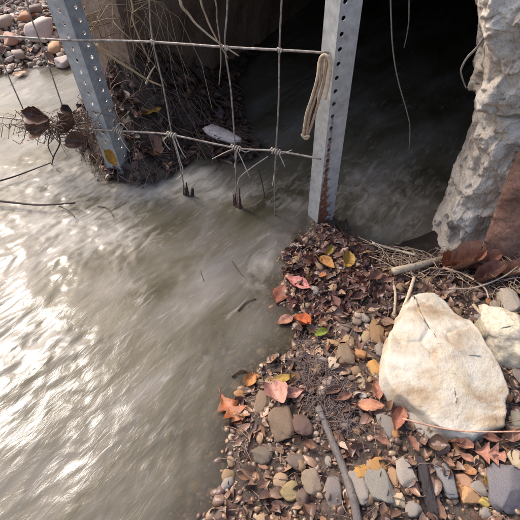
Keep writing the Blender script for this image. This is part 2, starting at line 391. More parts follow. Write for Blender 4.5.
# ------------------------------------------------------------------ broken concrete wing wall on the right
def worley(x, y, z, seed=0):
    P3 = np.stack([x, y, z], -1); ci = np.floor(P3).astype(int); f1 = np.full(x.shape, 9.); f2 = np.full(x.shape, 9.); cid = np.zeros(x.shape)
    for a in (-1, 0, 1):
        for b in (-1, 0, 1):
            for c in (-1, 0, 1):
                q = ci + np.array([a, b, c]); h = _h3(q[..., 0] + seed, q[..., 1], q[..., 2])
                pt = q + .5 + .42 * _G[h]; d = np.linalg.norm(P3 - pt, axis=-1)
                cid = np.where(d < f1, h / 512, cid); f2 = np.where(d < f1, f1, np.minimum(f2, d)); f1 = np.minimum(f1, d)
    return f1, f2, cid
def wall_piece(name, rows, mat, parent, y0, lean, thick, chunk, seedz, ribs=0.0):
    nl = 120; V, Fc, nr = [], [], 0
    rws = []
    for i in range(len(rows) - 1):
        (a, b, c), (a2, b2, c2) = rows[i], rows[i + 1]; k = max(2, int(abs(b2 - b) / 1.3))
        for s in range(k): t = s / k; rws.append((a + (a2 - a) * t, b + (b2 - b) * t, c + (c2 - c) * t))
    rws.append(rows[-1])
    for (pl, py, pr) in rws:
        yy = y0
        L = PY(pl, py, yy); L = PY(pl, py, yy + lean * (L.z - .35)); R = PY(pr, py, L.y)
        L.z = R.z = (L.z + R.z) / 2; wv = R.x - L.x
        prof = [(L.x + .09 * (1 - t) ** 1.6 + .004, L.y + thick * (1 - t) + .03, 0) for t in np.linspace(0, .94, 20)]
        prof += [(L.x + wv * t, L.y + .035 * math.exp(-t * wv / .02) , 1) for t in np.linspace(0, 1, nl - 21)] + [(R.x, R.y + thick, 0)]
        for (x, y, f) in prof: V.append(Vector((x, y, L.z)))
        nr += 1
    A = np.array([tuple(v) for v in V]); x, y, z = A.T
    big = fbm(x * 14, y * 14, z * 14 + seedz, 2); rub = 1 - 2.2 * np.abs(perlin(x * 27, y * 27 + 3, z * 27 + seedz)); fine = fbm(x * 70, y * 70, z * 70, 4)
    wx, wy, wz = x + .012 * big, y + .012 * rub, z + .012 * fine
    e1, e2, ec = worley(wx * 17, wy * 17, wz * 17 + seedz, 3); g1, g2, gc = worley(wx * 42, wy * 42, wz * 42 + seedz, 11)
    d = chunk * (.7 * big + 1.5 * (ec - .5) * np.clip((e2 - e1) * 4, 0, 1) + .55 * (gc - .5) * np.clip((g2 - g1) * 4, 0, 1) + .16 * fine + .10 * rub) + ribs * np.cos(x * 2 * math.pi / .062)
    A[:, 1] -= d * .8; A[:, 0] -= d * .8; A[:, 2] += .4 * chunk * perlin(x * 22, y * 22, z * 22 + 7)
    for i in range(nr - 1):
        for k in range(nl - 1):
            a = i * nl + k; Fc.append((a, a + nl, a + nl + 1, a + 1))
        a = i * nl; Fc.append((a, a + nl - 1, a + 2 * nl - 1, a + nl))
    Fc.append(tuple(range(nl))); Fc.append(tuple((nr - 1) * nl + k for k in reversed(range(nl))))
    o0 = np.array(parent.location) if parent else A.mean(0)
    return obj(name, mesh(name, A - o0, Fc), mat, parent, None if parent else tuple(o0))
ww = tag(empty('wing_wall', PY(470, 255, 1.0)), 'pale crumbling concrete wing wall at the right edge of the culvert mouth', 'wall')
wall_piece('upper_block', [(492, -30, 600), (491, 10, 600), (490, 26, 600), (495, 50, 600), (494, 70, 600), (488, 100, 600), (484, 112, 600), (485, 117, 600)], CONC, ww, 1.0, .06, .30, .024, 1.3)
wall_piece('lower_block', [(489, 118.5, 600), (488, 122, 600), (487, 138, 570), (482, 152, 540), (484, 163, 524), (476, 180, 515), (464, 203, 505), (454, 228, 495), (446, 250, 488), (434, 268, 484), (428, 285, 482)], CONC, ww, 1.022, .06, .28, .026, 5.1, .003)

# ------------------------------------------------------------------ stones
def ico(sub):
    import bmesh
    bm = bmesh.new(); bmesh.ops.create_icosphere(bm, subdivisions=sub, radius=1)
    V = np.array([tuple(v.co) for v in bm.verts]); Fc = [tuple(v.index for v in f.verts) for f in bm.faces]; bm.free(); return V, Fc
ICO = {s: ico(s) for s in (2, 3, 4, 5)}
def stone_mesh(seed, sub=3, ang=.25, box=.0, rough=.05):
    V, Fc = ICO[sub]; V = V.copy(); r = np.random.RandomState(seed)
    if box: V = np.sign(V) * np.abs(V) ** (1 - box); V /= np.abs(V).max()
    for _ in range(5 if ang else 0):                       # chip flat facets
        n = r.normal(size=3); n /= np.linalg.norm(n); k = r.uniform(.62, .88); d = V @ n
        V -= np.outer(np.maximum(d - k, 0) * min(1, ang * 3.2), n)
    s = seed * 3.7
    V *= (1 + .16 * perlin(V[:, 0] * 1.1 + s, V[:, 1] * 1.1, V[:, 2] * 1.1) + rough * fbm(V[:, 0] * 3 + s, V[:, 1] * 3, V[:, 2] * 3, 3 if sub > 3 else 2))[:, None]
    V /= np.abs(V).max(0); return mesh('stone', V, Fc)
PEB = [stone_mesh(i, 3, a, 0, .10) for i, a in enumerate((.1, .2, .3, .3, .3, .25, .3, .2, .3, .3))]
def lay(px, py, wpx, hpx, ang, thick=.55, sink=.3):
    """centre, half axes, yaw of a thing lying on the ground that covers wpx x hpx photo pixels"""
    c = PT(px, py); dep = (c - Vector((0, 0, H))).dot(Vector((0, C45, -S45)))
    a = math.radians(ang); e = ray(px, py).normalized(); vert = abs(e.z)
    sx = wpx * dep / F * .5; sy = hpx * dep / F * .5 / max(.55, vert)
    sz = thick * min(sx, sy); return c, sx, sy, sz, -a
def mute(c, k, t=(132, 116, 104)): return tuple(int(round(a + (b - a) * k)) for a, b in zip(c, t))
def stone(px, py, wpx, hpx, col, label, ang=0, thick=.6, sink=.35, m=None, rough=.55, name='stone', cat='stone', group=None, me=None, tilt=True):
    c, sx, sy, sz, yaw = lay(px, py, wpx, hpx, ang, thick)
    o = obj(name, me or random.choice(PEB), stone_mat(mute(col, .28 if name == 'stone' else .1), rough), None, (c.x, c.y, c.z + sz * (1 - sink) - .0), None, (sx, sy, sz))
    o.rotation_euler = (random.uniform(-.15, .15), random.uniform(-.15, .15), yaw)
    return tag(o, label, cat, group)

# large pale slab stone from its outline
def slab(name, outline, zt, col_mat, label, cat, depth=.12, dome=.02, seed=1, tiltx=0, tilty=0, rings=26, seg=96, amp=.006, sharp=False):
    pts = [P(a, b, zt) for a, b in outline]; c = sum(pts, Vector()) / len(pts)
    ring = smooth_path(pts + [pts[0]], 10)[:-1]
    if sharp: ring = [pts[i].lerp(pts[(i + 1) % len(pts)], t / 10) for i in range(len(pts)) for t in range(10)]
    L = [(ring[i] - ring[i - 1]).length for i in range(len(ring))]; cum = np.cumsum(L); tot = cum[-1]
    xs = np.interp(np.linspace(0, tot, seg, endpoint=False), cum, [p.x for p in ring]); ys = np.interp(np.linspace(0, tot, seg, endpoint=False), cum, [p.y for p in ring])
    V, Fc = [(0, 0, dome)], []
    prof = [(k / (rings - 6) * .965, dome * (1 - (k / (rings - 6)) ** 2)) for k in range(1, rings - 5)] + [(.985, -.006), (1.0, -.018), (1.02, -depth * .3), (1.04, -depth * .6), (1.0, -depth)]
    for r, z in prof:
        for i in range(seg): V.append(((xs[i] - c.x) * r, (ys[i] - c.y) * r, z))
    A = np.array(V); x, y, z = A.T; n = fbm(x * 9 + seed, y * 9, z * 9, 5); n2 = 1 - 2 * np.abs(perlin(x * 7 + seed, y * 15, seed)); rr = np.hypot(x, y)
    if sharp:                                     # broken planes meeting at edges
        pl = np.minimum.reduce([.010 + .07 * x - .02 * y, .012 - .09 * x + .06 * y, .011 + .02 * x + .09 * y, .013 - .04 * x - .11 * y]); A[:, 2] += np.maximum(pl, -.02); n = n * .55
    A[:, 2] += amp * 1.5 * n + amp * .35 * n2 + tiltx * x + tilty * y
    e1, e2, ec = worley(x * 11 + seed, y * 11, z * 20 + seed, 5); A[:, 2] += amp * 1.5 * (ec - .5) * np.clip((e2 - e1) * 3, 0, 1) * (.25 + (rr / rr.max()) ** 2) - amp * .8 * np.exp(-((e2 - e1) / .08) ** 2) * np.clip(perlin(x * 6, y * 6, 3) * 3, 0, 1)
    wob = (.011 if sharp else .022) * fbm(x * 16 + seed, y * 16, z * 30, 4) * (rr / max(rr.max(), 1e-6)); A[:, 0] += wob * np.sign(x); A[:, 1] += wob * np.sign(y)
    for i in range(seg): Fc.append((0, 1 + i, 1 + (i + 1) % seg))
    for k in range(len(prof) - 1):
        for i in range(seg):
            a, b = 1 + k * seg + i, 1 + k * seg + (i + 1) % seg; Fc.append((a, a + seg, b + seg, b))
    Fc.append(tuple(1 + (len(prof) - 1) * seg + i for i in reversed(range(seg))))
    o = obj(name, mesh(name, A, Fc), col_mat, None, (c.x, c.y, zt)); return tag(o, label, cat)
def lime_mat():
    m, n, l, b = newmat('pale_limestone'); tc = n.new('ShaderNodeTexCoord'); v = tc.outputs['Object']
    mp = n.new('ShaderNodeMapping'); mp.inputs['Rotation'].default_value = (0, 0, -.6); mp.inputs['Scale'].default_value = (.9, 1.25, 1); l.new(v, mp.inputs[0])
    a = ramp(n, l, noise(n, l, 11, 8, .62, mp.outputs[0], .4), [(.30, S2((146, 118, 90))), (.40, S2((180, 160, 136))), (.49, S2((198, 187, 170))), (.66, S2((212, 205, 192)))])
    y = ramp(n, l, noise(n, l, 8, 5, .6, v), [(.5, (0, 0, 0, 1)), (.7, (1, 1, 1, 1))]); a = mixc(n, l, mth(n, l, 'MULTIPLY', y, .35), a, S2((190, 170, 128)))
    p = ramp(n, l, noise(n, l, 60, 6, .75, v), [(.62, (0, 0, 0, 1)), (.70, (1, 1, 1, 1))]); a = mixc(n, l, mth(n, l, 'MULTIPLY', p, .7), a, S2((110, 92, 76)))
    l.new(a, b.inputs['Base Color']); b.inputs['Roughness'].default_value = .8; bump(n, l, b, noise(n, l, 55, 10, .7, v), .7, .009); return m
LIME = lime_mat()
slab('boulder', [(412, 294), (434, 290), (455, 311), (478, 327), (499, 361), (513, 393), (506, 424), (476, 436), (444, 428), (418, 404), (398, 392), (384, 373), (388, 338), (402, 310)], .142, LIME,
     'big flat pale limestone slab lying on the litter below the wing wall', 'stone', .14, .004, 3.3, 0, .03, 40, 160, .006, True)
slab('boulder', [(486, 308), (505, 312), (530, 325), (560, 345), (545, 360), (515, 354), (494, 342), (483, 324)], .16, stone_mat((198, 186, 164), .7, 30, .35, .7, .005),
     'yellowish white stone with a domed top at the right edge', 'stone', .12, .030, 7.1, 0, .1, 20, 64, .008)
blk = wall_piece('sandstone_block', [(524, 158, 640), (514, 182, 640), (502, 212, 640), (492, 240, 640), (485, 262, 640), (482, 285, 640)], stone_mat((150, 112, 94), .85, 40, .4, .7, .005), None, .955, .10, .09, .007, 2.7)
tag(blk, 'reddish brown pitted stone block leaning beside the foot of the concrete wing wall', 'stone')

# ------------------------------------------------------------------ fence posts
def flange(w, cells, s, hx, r, th):
    """perforated plate: width along +x, height along z, thickness along +y; real round holes"""
    K = 16; V, Fc = [], []
    if hx is None:
        h = cells * s; n = cells * 2
        for i in range(n + 1):
            for x, y in ((0, 0), (w, 0), (w, th), (0, th)): V.append((x, y, h * i / n))
        for i in range(n):
            for k in range(4): a, b = i * 4 + k, i * 4 + (k + 1) % 4; Fc.append((a, b, b + 4, a + 4))
        return V, Fc + [(0, 3, 2, 1), (n * 4, n * 4 + 1, n * 4 + 2, n * 4 + 3)]
    rect = []
    for k in range(K):
        a = 2 * math.pi * (k + .5) / K; c, sn = math.cos(a), math.sin(a)
        rect.append((c, sn))
    for c in range(cells):
        z0 = c * s; b = len(V)
        for layer in (0, th):
            out = []
            for k, (cx, sn) in enumerate(rect):
                kx = ((w - hx) if cx > 0 else hx) / abs(cx); kz = (s / 2) / abs(sn); t = min(kx, kz)
                out.append([hx + cx * t, z0 + s / 2 + sn * t])
            for (qx, qz) in ((0, z0), (w, z0), (w, z0 + s), (0, z0 + s)):     # snap nearest to corners
                i = min(range(K), key=lambda i: (out[i][0] - qx) ** 2 + (out[i][1] - qz) ** 2); out[i] = [qx, qz]
            for x, z in out: V.append((x, layer, z))
            for (cx, sn) in rect: V.append((hx + r * cx, layer, z0 + s / 2 + r * sn))
        for k in range(K):
            k2 = (k + 1) % K
            Fc.append((b + k, b + k2, b + K + k2, b + K + k)); Fc.append((b + 2 * K + k, b + 3 * K + k, b + 3 * K + k2, b + 2 * K + k2))
            Fc.append((b + K + k, b + K + k2, b + 3 * K + k2, b + 3 * K + k))
    h = cells * s; b = len(V)
    for x in (0, w):
        for z in (0, h):
            V.append((x, 0, z)); V.append((x, th, z))
    Fc += [(b, b + 1, b + 3, b + 2), (b + 4, b + 6, b + 7, b + 5), (b + 2, b + 3, b + 7, b + 6), (b, b + 4, b + 5, b + 1)]
    return V, Fc
def post(label, base, top, wl, wr, yl, yr, rust_h, hxl, hxr):
    """perforated steel angle: corner line from base to top, left flange turned yl, right flange turned yr (radians from the picture plane)"""
    t = tag(empty('fence_post', base), label, 'post', 'perforated steel posts of the wire fence')
    ax = (top - base); Lh = ax.length; q = Vector((0, 0, 1)).rotation_difference(ax.normalized()); s = .0363; cells = int(Lh / s) + 1
    for side, wd, yaw, hx, off in ((-1, wl, yl, hxl, 0), (1, wr, yr, hxr, 0), (1, .009, yr + 1.1, None, wr)):
        V, Fc = flange(wd, cells, s, hx, .0062, .0035); out = []; o_ = Vector((math.cos(yr), math.sin(yr), 0)) * off
        for x, y, z in V:
            d = Vector((side * math.cos(yaw), math.sin(yaw), 0)); nn = Vector((-d.y, d.x, 0)) * side
            if side < 0: nn = Vector((d.y, -d.x, 0)) * 1
            p = d * (x + (.0005 if side > 0 else 0)) + (Vector((-math.sin(yaw) * side, math.cos(yaw), 0)) * y) + Vector((0, 0, z)) + o_; out.append(q @ p)
        if side < 0: Fc = [tuple(reversed(f)) for f in Fc]
        rr = [max(0, 1 - (z / (rust_h * .6))) * .45 + .72 * max(0, 1 - abs(x - (hx or .1)) / .024) * max(0, min(1, 1.35 - z / (rust_h * 1.6))) for x, y, z in V]
        obj('flange' if not off else 'lip', mesh('flange', out, Fc, False, None, {'rust': rr}), METAL, t)
    return t
A0 = Vector((-.545, 1.47)); B0 = Vector((.197, 1.196))
lb = PY(116, 164, 1.45); lb -= Vector((-.02, 0, .11)); lt_ = PY(56, -22, 1.45); lt_ = lb + (lt_ - lb) * 1.22
post('galvanised perforated angle post at the left, leaning beside the root covered bank', lb, lt_,   .066, .062, math.radians(22), math.radians(64), .10, .030, .036)
rb = P(314, 232, -.04); rt_ = PY(343, -22, rb.y - .02)
rb2 = PY(316, 236, rb.y); rt_ = rb2 + (rt_ - rb2) * 1.18
post('pale perforated angle post with rust near its foot, nearest the culvert mouth', rb2, rt_, .058, .060, math.radians(60), math.radians(22), .40, None, .013)

# ------------------------------------------------------------------ wire fence
FA, FB = (-.545, 1.435), (.197, 1.170)
def W(*pp): return [PV(a, b, FA, FB) for a, b in pp]
fence = tag(empty('wire_fence', PV(236, 205, FA, FB)), 'sagging woven wire fence with knotted stays strung between the two posts', 'fence')
def wire_mat():
    m, n, l, b = newmat('old_wire'); tc = n.new('ShaderNodeTexCoord'); v = tc.outputs['Object']
    l.new(ramp(n, l, noise(n, l, 60, 5, .65, v), [(.3, S2((96, 80, 70))), (.5, S2((150, 138, 128))), (.7, S2((190, 180, 172)))]), b.inputs['Base Color'])
    b.inputs['Roughness'].default_value = .6; b.inputs['Metallic'].default_value = .25; bump(n, l, b, noise(n, l, 500, 3, .6, v), .4, .001); return m
WIRE = wire_mat(); FIB = wood_mat((208, 192, 176), .9)
def wpart(name, pts, r, mat=WIRE, seg=8, jag=.06, parent=fence, r1=None):
    pts = [Vector(p) - Vector(fence.location) for p in pts]
    V, Fc = tube(smooth_path(pts, 6), r, r1 or r, seg, jag); return obj(name, mesh(name, V, Fc), mat, parent)
wpart('line_wire', W((-60, 33), (0, 36), (62, 40), (105, 40.5), (153, 42), (224, 47), (280, 50), (329, 53)), .0034)
wpart('line_wire', W((-60, 112), (-10, 116), (30, 121), (60, 127), (100, 130), (137, 132), (172, 135), (236, 148), (276, 151), (321, 159)), .0032)
wpart('line_wire', W((150, 196), (185, 201), (232, 207), (270, 217), (312, 229)), .0026, wood_mat((110, 84, 66)))
stays = [[(-22, -20), (-8, 30), (6, 70), (23, 109)], [(22, -20), (30, 14), (45, 55), (63, 108), (68, 124)], [(149, -20), (150, 14), (153, 42), (163, 85), (172, 134), (180, 165), (186, 200)],
         [(228, -20), (227, 14), (225, 47), (231, 91), (235, 147), (236, 183), (238, 212)], [(283, -20), (281, 14), (279.5, 49), (278.5, 106), (276, 150), (274.5, 183), (275, 222)]]
wpart('line_wire', W((-120, -70), (40, -64), (225, -60), (352, -56)), .0034)
for s_, t_ in zip(stays, (-50, 5, 146, 229, 286)): s_.insert(0, (t_, -62))
for s_ in stays: wpart('stay_wire', W(*s_), .0024)
def knot(px, py, R=.0062, turns=3.2, ln=.022):
    c = PV(px, py, FA, FB); d = (Vector((FB[0] - FA[0], FB[1] - FA[1], -.08))).normalized(); s = d.cross(Vector((0, 0, 1))).normalized(); t = s.cross(d)
    pts = [c + d * (ln * (i / 40 - .5)) + (s * math.cos(i / 40 * turns * 6.283) + t * math.sin(i / 40 * turns * 6.283)) * R * (1 + .15 * math.sin(i)) for i in range(41)]
    pts = [p - Vector(fence.location) for p in pts]
    V, Fc = tube(pts, .0024, .0024, 6); obj('wire_knot', mesh('wire_knot', V, Fc), FIB, fence)
for k_ in ((153, 42), (226, 47.5), (279.5, 50), (172, 135), (236, 148), (276, 151.5), (118, 131), (56, 126), (44, 40)):
    big = k_[1] > 100; knot(*k_, R=.0075 if big else .0045, turns=4.2 if big else 2.2, ln=.034 if big else .012)
tails = [[(172, 135), (176, 146), (180, 160), (183, 172), (176, 180)], [(175, 136), (181, 150), (186, 158)], [(236, 148), (226, 152), (212, 159)], [(236, 148), (242, 160), (250, 178)], [(236, 150), (236, 158), (234, 168)],
         [(276, 152), (275, 168), (272.5, 186)], [(278, 152), (282, 160), (285, 167)], [(118, 131), (123, 142), (130, 152)], [(116, 130), (117, 126), (121, 123), (128, 130)], [(56, 126), (60, 134), (66, 139), (70, 136)], [(278, 153), (284, 153), (292, 150)],
         [(239, 149), (246, 152), (252, 149)], [(52, 126), (48, 120), (57, 116), (62, 121)], [(168, 135), (164, 141), (170, 150)]]
for t_ in tails: wpart('wire_tail', W(*t_), .0021, FIB, 6, .2, fence, .0012)

# strap of bleached cord tied to the right post
cord = tag(empty('cord_bundle', PV(322, 55, FA, FB)), 'bleached tan cord looped over the top wire and hanging on the right post', 'cord')
CORD = wood_mat((206, 180, 150), .9); CORD2 = wood_mat((186, 152, 120), .9)
for i, pp in enumerate([[(332, 62), (331, 53), (326, 51), (322, 58), (320, 75), (314, 98), (310, 112), (307, 130)], [(331, 56), (328, 52), (325, 55), (324, 72), (318, 92), (312, 112), (309, 131)],
                        [(333, 66), (332, 56), (328, 50), (323, 53), (321, 68), (315, 90), (309, 108), (306, 128)], [(330, 54), (329, 62), (326, 80), (321, 98), (316, 115), (311, 129)], [(332, 58), (333, 68), (330, 84), (328, 94)]]):
    pts = []
    for (a, b) in pp:
        p = PV(a, b, FA, FB); p += Vector((-.010, -.028 - .003 * (i % 3), 0)); pts.append(p - Vector(cord.location))
    V, Fc = tube(smooth_path(pts, 5), .0042, .0036, 7, .12); obj('strand', mesh('strand', V, Fc), (CORD, CORD2)[i % 2], cord)
V, Fc = tube(smooth_path([PV(a, b, FA, FB) + Vector((-.012, -.034, 0)) - Vector(cord.location) for a, b in ((305, 128), (309, 133), (312, 130), (306, 131))], 5), .0040, .0035, 7, .15)
obj('frayed_end', mesh('frayed_end', V, Fc), CORD, cord)

# ------------------------------------------------------------------ leaves
def leaf_mesh(seed, wr=.5, kindl='ovate', curl=.25, fold=.15, twist=.2, stalk=.22):
    r = np.random.RandomState(seed); nu, nv = 15, 8; V, UV, Fc = [], [], []
    for i in range(nu):
        u = i / (nu - 1)
        if kindl == 'ovate': hw = wr * .5 * max(.012, math.sin(math.pi * u ** .75)) ** .8 * (1 + .05 * math.sin(u * 40 + seed))
        elif kindl == 'lance': hw = wr * .5 * max(.012, math.sin(math.pi * u ** .9)) * (1 + .04 * math.sin(u * 33))
        elif kindl == 'torn': hw = wr * .5 * max(.05, math.sin(math.pi * (u * .8 + .1))) * (1 + .22 * float(perlin(u * 6, seed * 1.7, 0)))
        else: hw = wr * .5 * (max(.02, math.sin(math.pi * u ** .8)) ** .7) * (.72 + .38 * math.cos(u * 6.283 * 3.3 + .6))
        for j in range(nv):
            v = j / (nv - 1) * 2 - 1; x = u; y = hw * v
            if kindl == 'lobed': x += abs(v) * .10 * hw / .25
            z = fold * abs(v) * hw + curl * (u - .45) ** 2 + .10 * float(perlin(u * 3 + seed, v * 1.5, seed)) * (.3 + abs(v)) + twist * (u - .5) * y + curl * .8 * v * v * hw
            y += .04 * float(perlin(u * 2, seed * 3.1, 1)); V.append((x - .5, y, z)); UV.append((u, v))
    for i in range(nu - 1):
        for j in range(nv - 1):
            a = i * nv + j; Fc.append((a, a + nv, a + nv + 1, a + 1))
    A = np.array(V); A[:, 2] -= A[:, 2].min(); V = [tuple(p) for p in A]
    if stalk:
        c = A[nv // 2]; tv, tf = tube([Vector((-.5 + .02, c[1], c[2])), Vector((-.5 - stalk * .5, c[1] + .02, c[2] + .02)), Vector((-.5 - stalk, c[1] + .05, c[2] + .0))], .012, .008, 5)
        b = len(V); V += [tuple(p) for p in tv]; Fc += [tuple(i + b for i in f) for f in tf]; UV += [(.5, 0)] * len(tv)
    return mesh('leaf', V, Fc, True, UV)
_seed = [0]
def leaf(p0, p1, wr, col, label, kindl='ovate', curl=.25, fold=.2, twist=.2, lift=.006, rough=.5, name='leaf', group=None, tilt=0.0, cat='leaf', stalk=.2, plane=None):
    _seed[0] += 1; curl *= 1.35; fold *= 1.2; a, b = (PT(*p0), PT(*p1)) if plane is None else (plane(*p0), plane(*p1)); a.z += lift; b.z += lift; d = b - a; L = d.length; yaw = math.atan2(d.y, d.x); pitch = -math.asin(max(-1, min(1, d.z / L)))
    o = obj(name, leaf_mesh(_seed[0], wr, kindl, curl, fold, twist, stalk), leaf_mat(mute(col, .34, (118, 92, 72)), rough), None, (a + b) / 2, (tilt, pitch, yaw), (L, L, L))
    return tag(o, label, cat, group)
exec_list = True
# named leaves (base, tip, width ratio, colour, label, kind, ...)
leaf((318, 263), (334, 274), .5, (214, 150, 74), 'small tan orange leaf standing up on the dark litter at the right post foot', 'ovate', .5, .5, .5, .012)
leaf((343, 273), (347, 258), .5, (208, 160, 58), 'upright yellow leaf on the dark litter right of the post foot', 'ovate', .3, .5, .3, .02, tilt=.5)
leaf((310, 276), (309, 288), .5, (170, 132, 70), 'ochre leaf just above the pink leaf on the litter', 'ovate', .3, .4, .3, .01, tilt=-.3)
leaf((326, 277), (316, 279), .6, (206, 120, 58), 'little orange leaf right of the ochre leaf', 'ovate', .3, .3, .2, .008)
leaf((326, 258), (332, 250), .55, (170, 140, 40), 'yellow green leaf nearest the post foot', 'ovate', .4, .4, .3, .014, tilt=.4)
leaf((310, 292), (285, 281), .36, (216, 128, 128), 'long rose pink leaf at the water edge below the post', 'lance', .15, .25, .2, .012, .45)
leaf((292, 247), (302, 251), .3, (205, 190, 176), 'tiny whitish leaf lying at the water edge by the post', 'lance', .2, .3, .2, .01)
leaf((284, 287), (276, 306), .6, (150, 80, 66), 'dull red leaf half under water left of the pink leaf', 'ovate', .15, .1, .2, .004, .25)
leaf((296, 322), (311, 331), .62, (222, 102, 48), 'bright orange curled leaf on the gravel left of the green leaf', 'torn', .7, .6, .5, .01)
leaf((292, 318), (277, 326), .62, (190, 130, 112), 'pinkish leaf at the shore beside the bright orange leaf', 'ovate', .2, .2, .2, .006, .35)
leaf((315, 338), (328, 336), .72, (122, 152, 34), 'only bright green leaf, small and curled on the pebbles', 'torn', .5, .4, .3, .012)
leaf((322, 358), (304, 347), .5, (210, 176, 148), 'pale wedge shaped leaf lying left of the cream pebble', 'torn', .1, .2, .2, .008, stalk=0)
leaf((247, 390), (254, 376), .75, (214, 142, 78), 'orange tan leaf poking from the water left of the brown stones', 'ovate', .4, .3, .3, .012, .35)
leaf((222, 396), (242, 426), .62, (176, 92, 50), 'orange lobed leaf under shallow water', 'lobed', .1, .05, .2, .001, .2)
leaf((270, 384), (296, 380), .32, (168, 134, 40), 'olive yellow narrow leaf on the brown stone', 'lance', .2, .2, .2, .016)
leaf((270, 392), (284, 412), .72, (218, 162, 152), 'pale pink curled leaf on top of the brown stones', 'torn', .5, .5, .5, .02)
leaf((282, 400), (304, 394), .5, (220, 158, 146), 'narrow pink leaf reaching right from the pale pink curled leaf', 'lance', .3, .4, .3, .014)
leaf((356, 408), (384, 409), .46, (222, 148, 112), 'salmon coloured leaf lying across the gravel mid bank', 'ovate', .1, .15, .15, .014, .5)
leaf((378, 403), (374, 382), .5, (176, 108, 88), 'dull red leaf pointing up the bank above the salmon leaf', 'lance', .2, .3, .3, .012)
leaf((428, 408), (446, 432), .75, (190, 98, 66), 'rust red leaf under the lower tip of the limestone slab', 'ovate', .25, .3, .3, .018, .45)
leaf((400, 412), (392, 436), .45, (172, 104, 84), 'reddish brown leaf left of the upright pale stone', 'ovate', .3, .4, .3, .015)
leaf((472, 455), (503, 462), .85, (190, 128, 112), 'pinkish brown lobed leaf below the limestone slab', 'lobed', .2, .15, .2, .015, .5)
leaf((484, 478), (490, 496), .7, (214, 172, 36), 'bright yellow leaf near the bottom right corner', 'ovate', .3, .4, .3, .012)
leaf((458, 470), (474, 476), .7, (204, 142, 92), 'tan orange leaf left of the bright yellow leaf', 'torn', .3, .3, .3, .012)
leaf((447, 278), (474, 266), .6, (184, 128, 100), 'curled red brown leaf under the foot of the wing wall', 'torn', .9, .8, .8, .014)
leaf((468, 276), (494, 266), .55, (160, 104, 86), 'crumpled maroon leaf between the wing wall foot and the reddish block', 'torn', 1.0, .7, .9, .014)
leaf((455, 268), (438, 274), .8, (196, 122, 88), 'orange brown leaf folded against the broken stick', 'torn', .8, .7, .6, .018)
leaf((470, 290), (498, 276), .45, (124, 78, 66), 'dark maroon curled leaf in front of the reddish stone block', 'torn', .8, .7, .6, .014)
leaf((500, 284), (520, 272), .55, (170, 116, 90), 'light brown leaf at the right edge below the reddish block', 'torn', .7, .6, .5, .014)
for k_, (p_, q_, w_, c_, t_) in enumerate([((405, 440), (416, 456), .55, (150, 100, 84), 'left of the long purple brown stone'), ((450, 446), (470, 452), .6, (170, 118, 100), 'just below the tiny white pebble'), ((478, 440), (498, 446), .5, (140, 92, 80), 'above the lobed pinkish leaf'),
        ((470, 466), (456, 458), .6, (182, 128, 108), 'left of the lobed pinkish leaf'), ((500, 446), (516, 438), .5, (150, 106, 90), 'left of the greenish grey stone'), ((336, 404), (352, 398), .5, (156, 104, 88), 'left of the salmon leaf'), ((388, 448), (374, 442), .5, (140, 96, 84), 'below the grey upright stone'),
        ((340, 392), (326, 398), .5, (120, 84, 74), 'on the upper root mat'), ((352, 305), (368, 298), .45, (112, 76, 70), 'on the dark leaf mat above the tan stones'), ((338, 312), (330, 300), .5, (104, 66, 62), 'in the middle of the dark leaf mat'), ((366, 286), (380, 280), .5, (128, 84, 72), 'left of the thick broken stick'),
        ((316, 452), (302, 446), .55, (132, 92, 76), 'beside the dark wet stone'), ((440, 462), (452, 470), .55, (176, 128, 106), 'above the blue grey stone'), ((402, 462), (414, 468), .5, (146, 108, 92), 'on top of the whitish grey stone'), ((498, 472), (514, 478), .5, (134, 92, 84), 'on the big blue grey corner stone')]):
    leaf(p_, q_, w_, c_, ('brown', 'reddish brown', 'dull pinkish brown')[k_ % 3] + ' curled leaf ' + t_, ('ovate', 'torn', 'lance')[k_ % 3], .5, .5, .4, .016, .5)
leaf((143, 118), (162, 112), .42, (212, 162, 60), 'yellow leaf lying high on the dark root bank', 'ovate', .1, .1, .1, .012)
leaf((103, 150), (116, 166), .48, (224, 156, 40), 'yellow orange leaf caught at the foot of the left post', 'ovate', .3, .4, .4, 0, .5, tilt=.6, plane=lambda a, b: PY(a, b, 1.405))
leaf((126, 140), (160, 160), .8, (128, 84, 66), 'big wet brown leaf on the bank right of the left post', 'torn', .3, .3, .3, .012, .3)
leaf((14, 78), (28, 74), .7, (206, 158, 124), 'pale orange leaf at the edge of the far gravel bar', 'ovate', .1, .1, .1, .01)
FP = lambda a, b: PV(a, b, FA, FB) + Vector((0, -.012, 0))
leaf((28, 112), (56, 116), .5, (92, 56, 48), 'wet dark red leaf wrapped on the fence at far left', 'torn', .6, .6, .5, 0, .25, tilt=1.1, plane=FP)
leaf((36, 132), (58, 120), .55, (112, 78, 62), 'wet brown leaf snagged under the left end of the lower wire', 'torn', .5, .5, .4, 0, .25, tilt=1.0, plane=FP)
leaf((66, 132), (82, 116), .6, (86, 58, 52), 'dark leaf on the fence just left of the left post', 'torn', .6, .5, .4, 0, .3, tilt=.8, plane=FP)
leaf((64, 106), (76, 112), .7, (60, 44, 42), 'small black curled leaf above the snagged debris on the fence', 'torn', .9, .8, .4, 0, .3, tilt=.9, plane=FP)
leaf((70, 142), (94, 138), .5, (104, 70, 58), 'limp brown leaf below the wire beside the left post foot', 'torn', .5, .5, .4, 0, .3, tilt=.9, plane=FP)

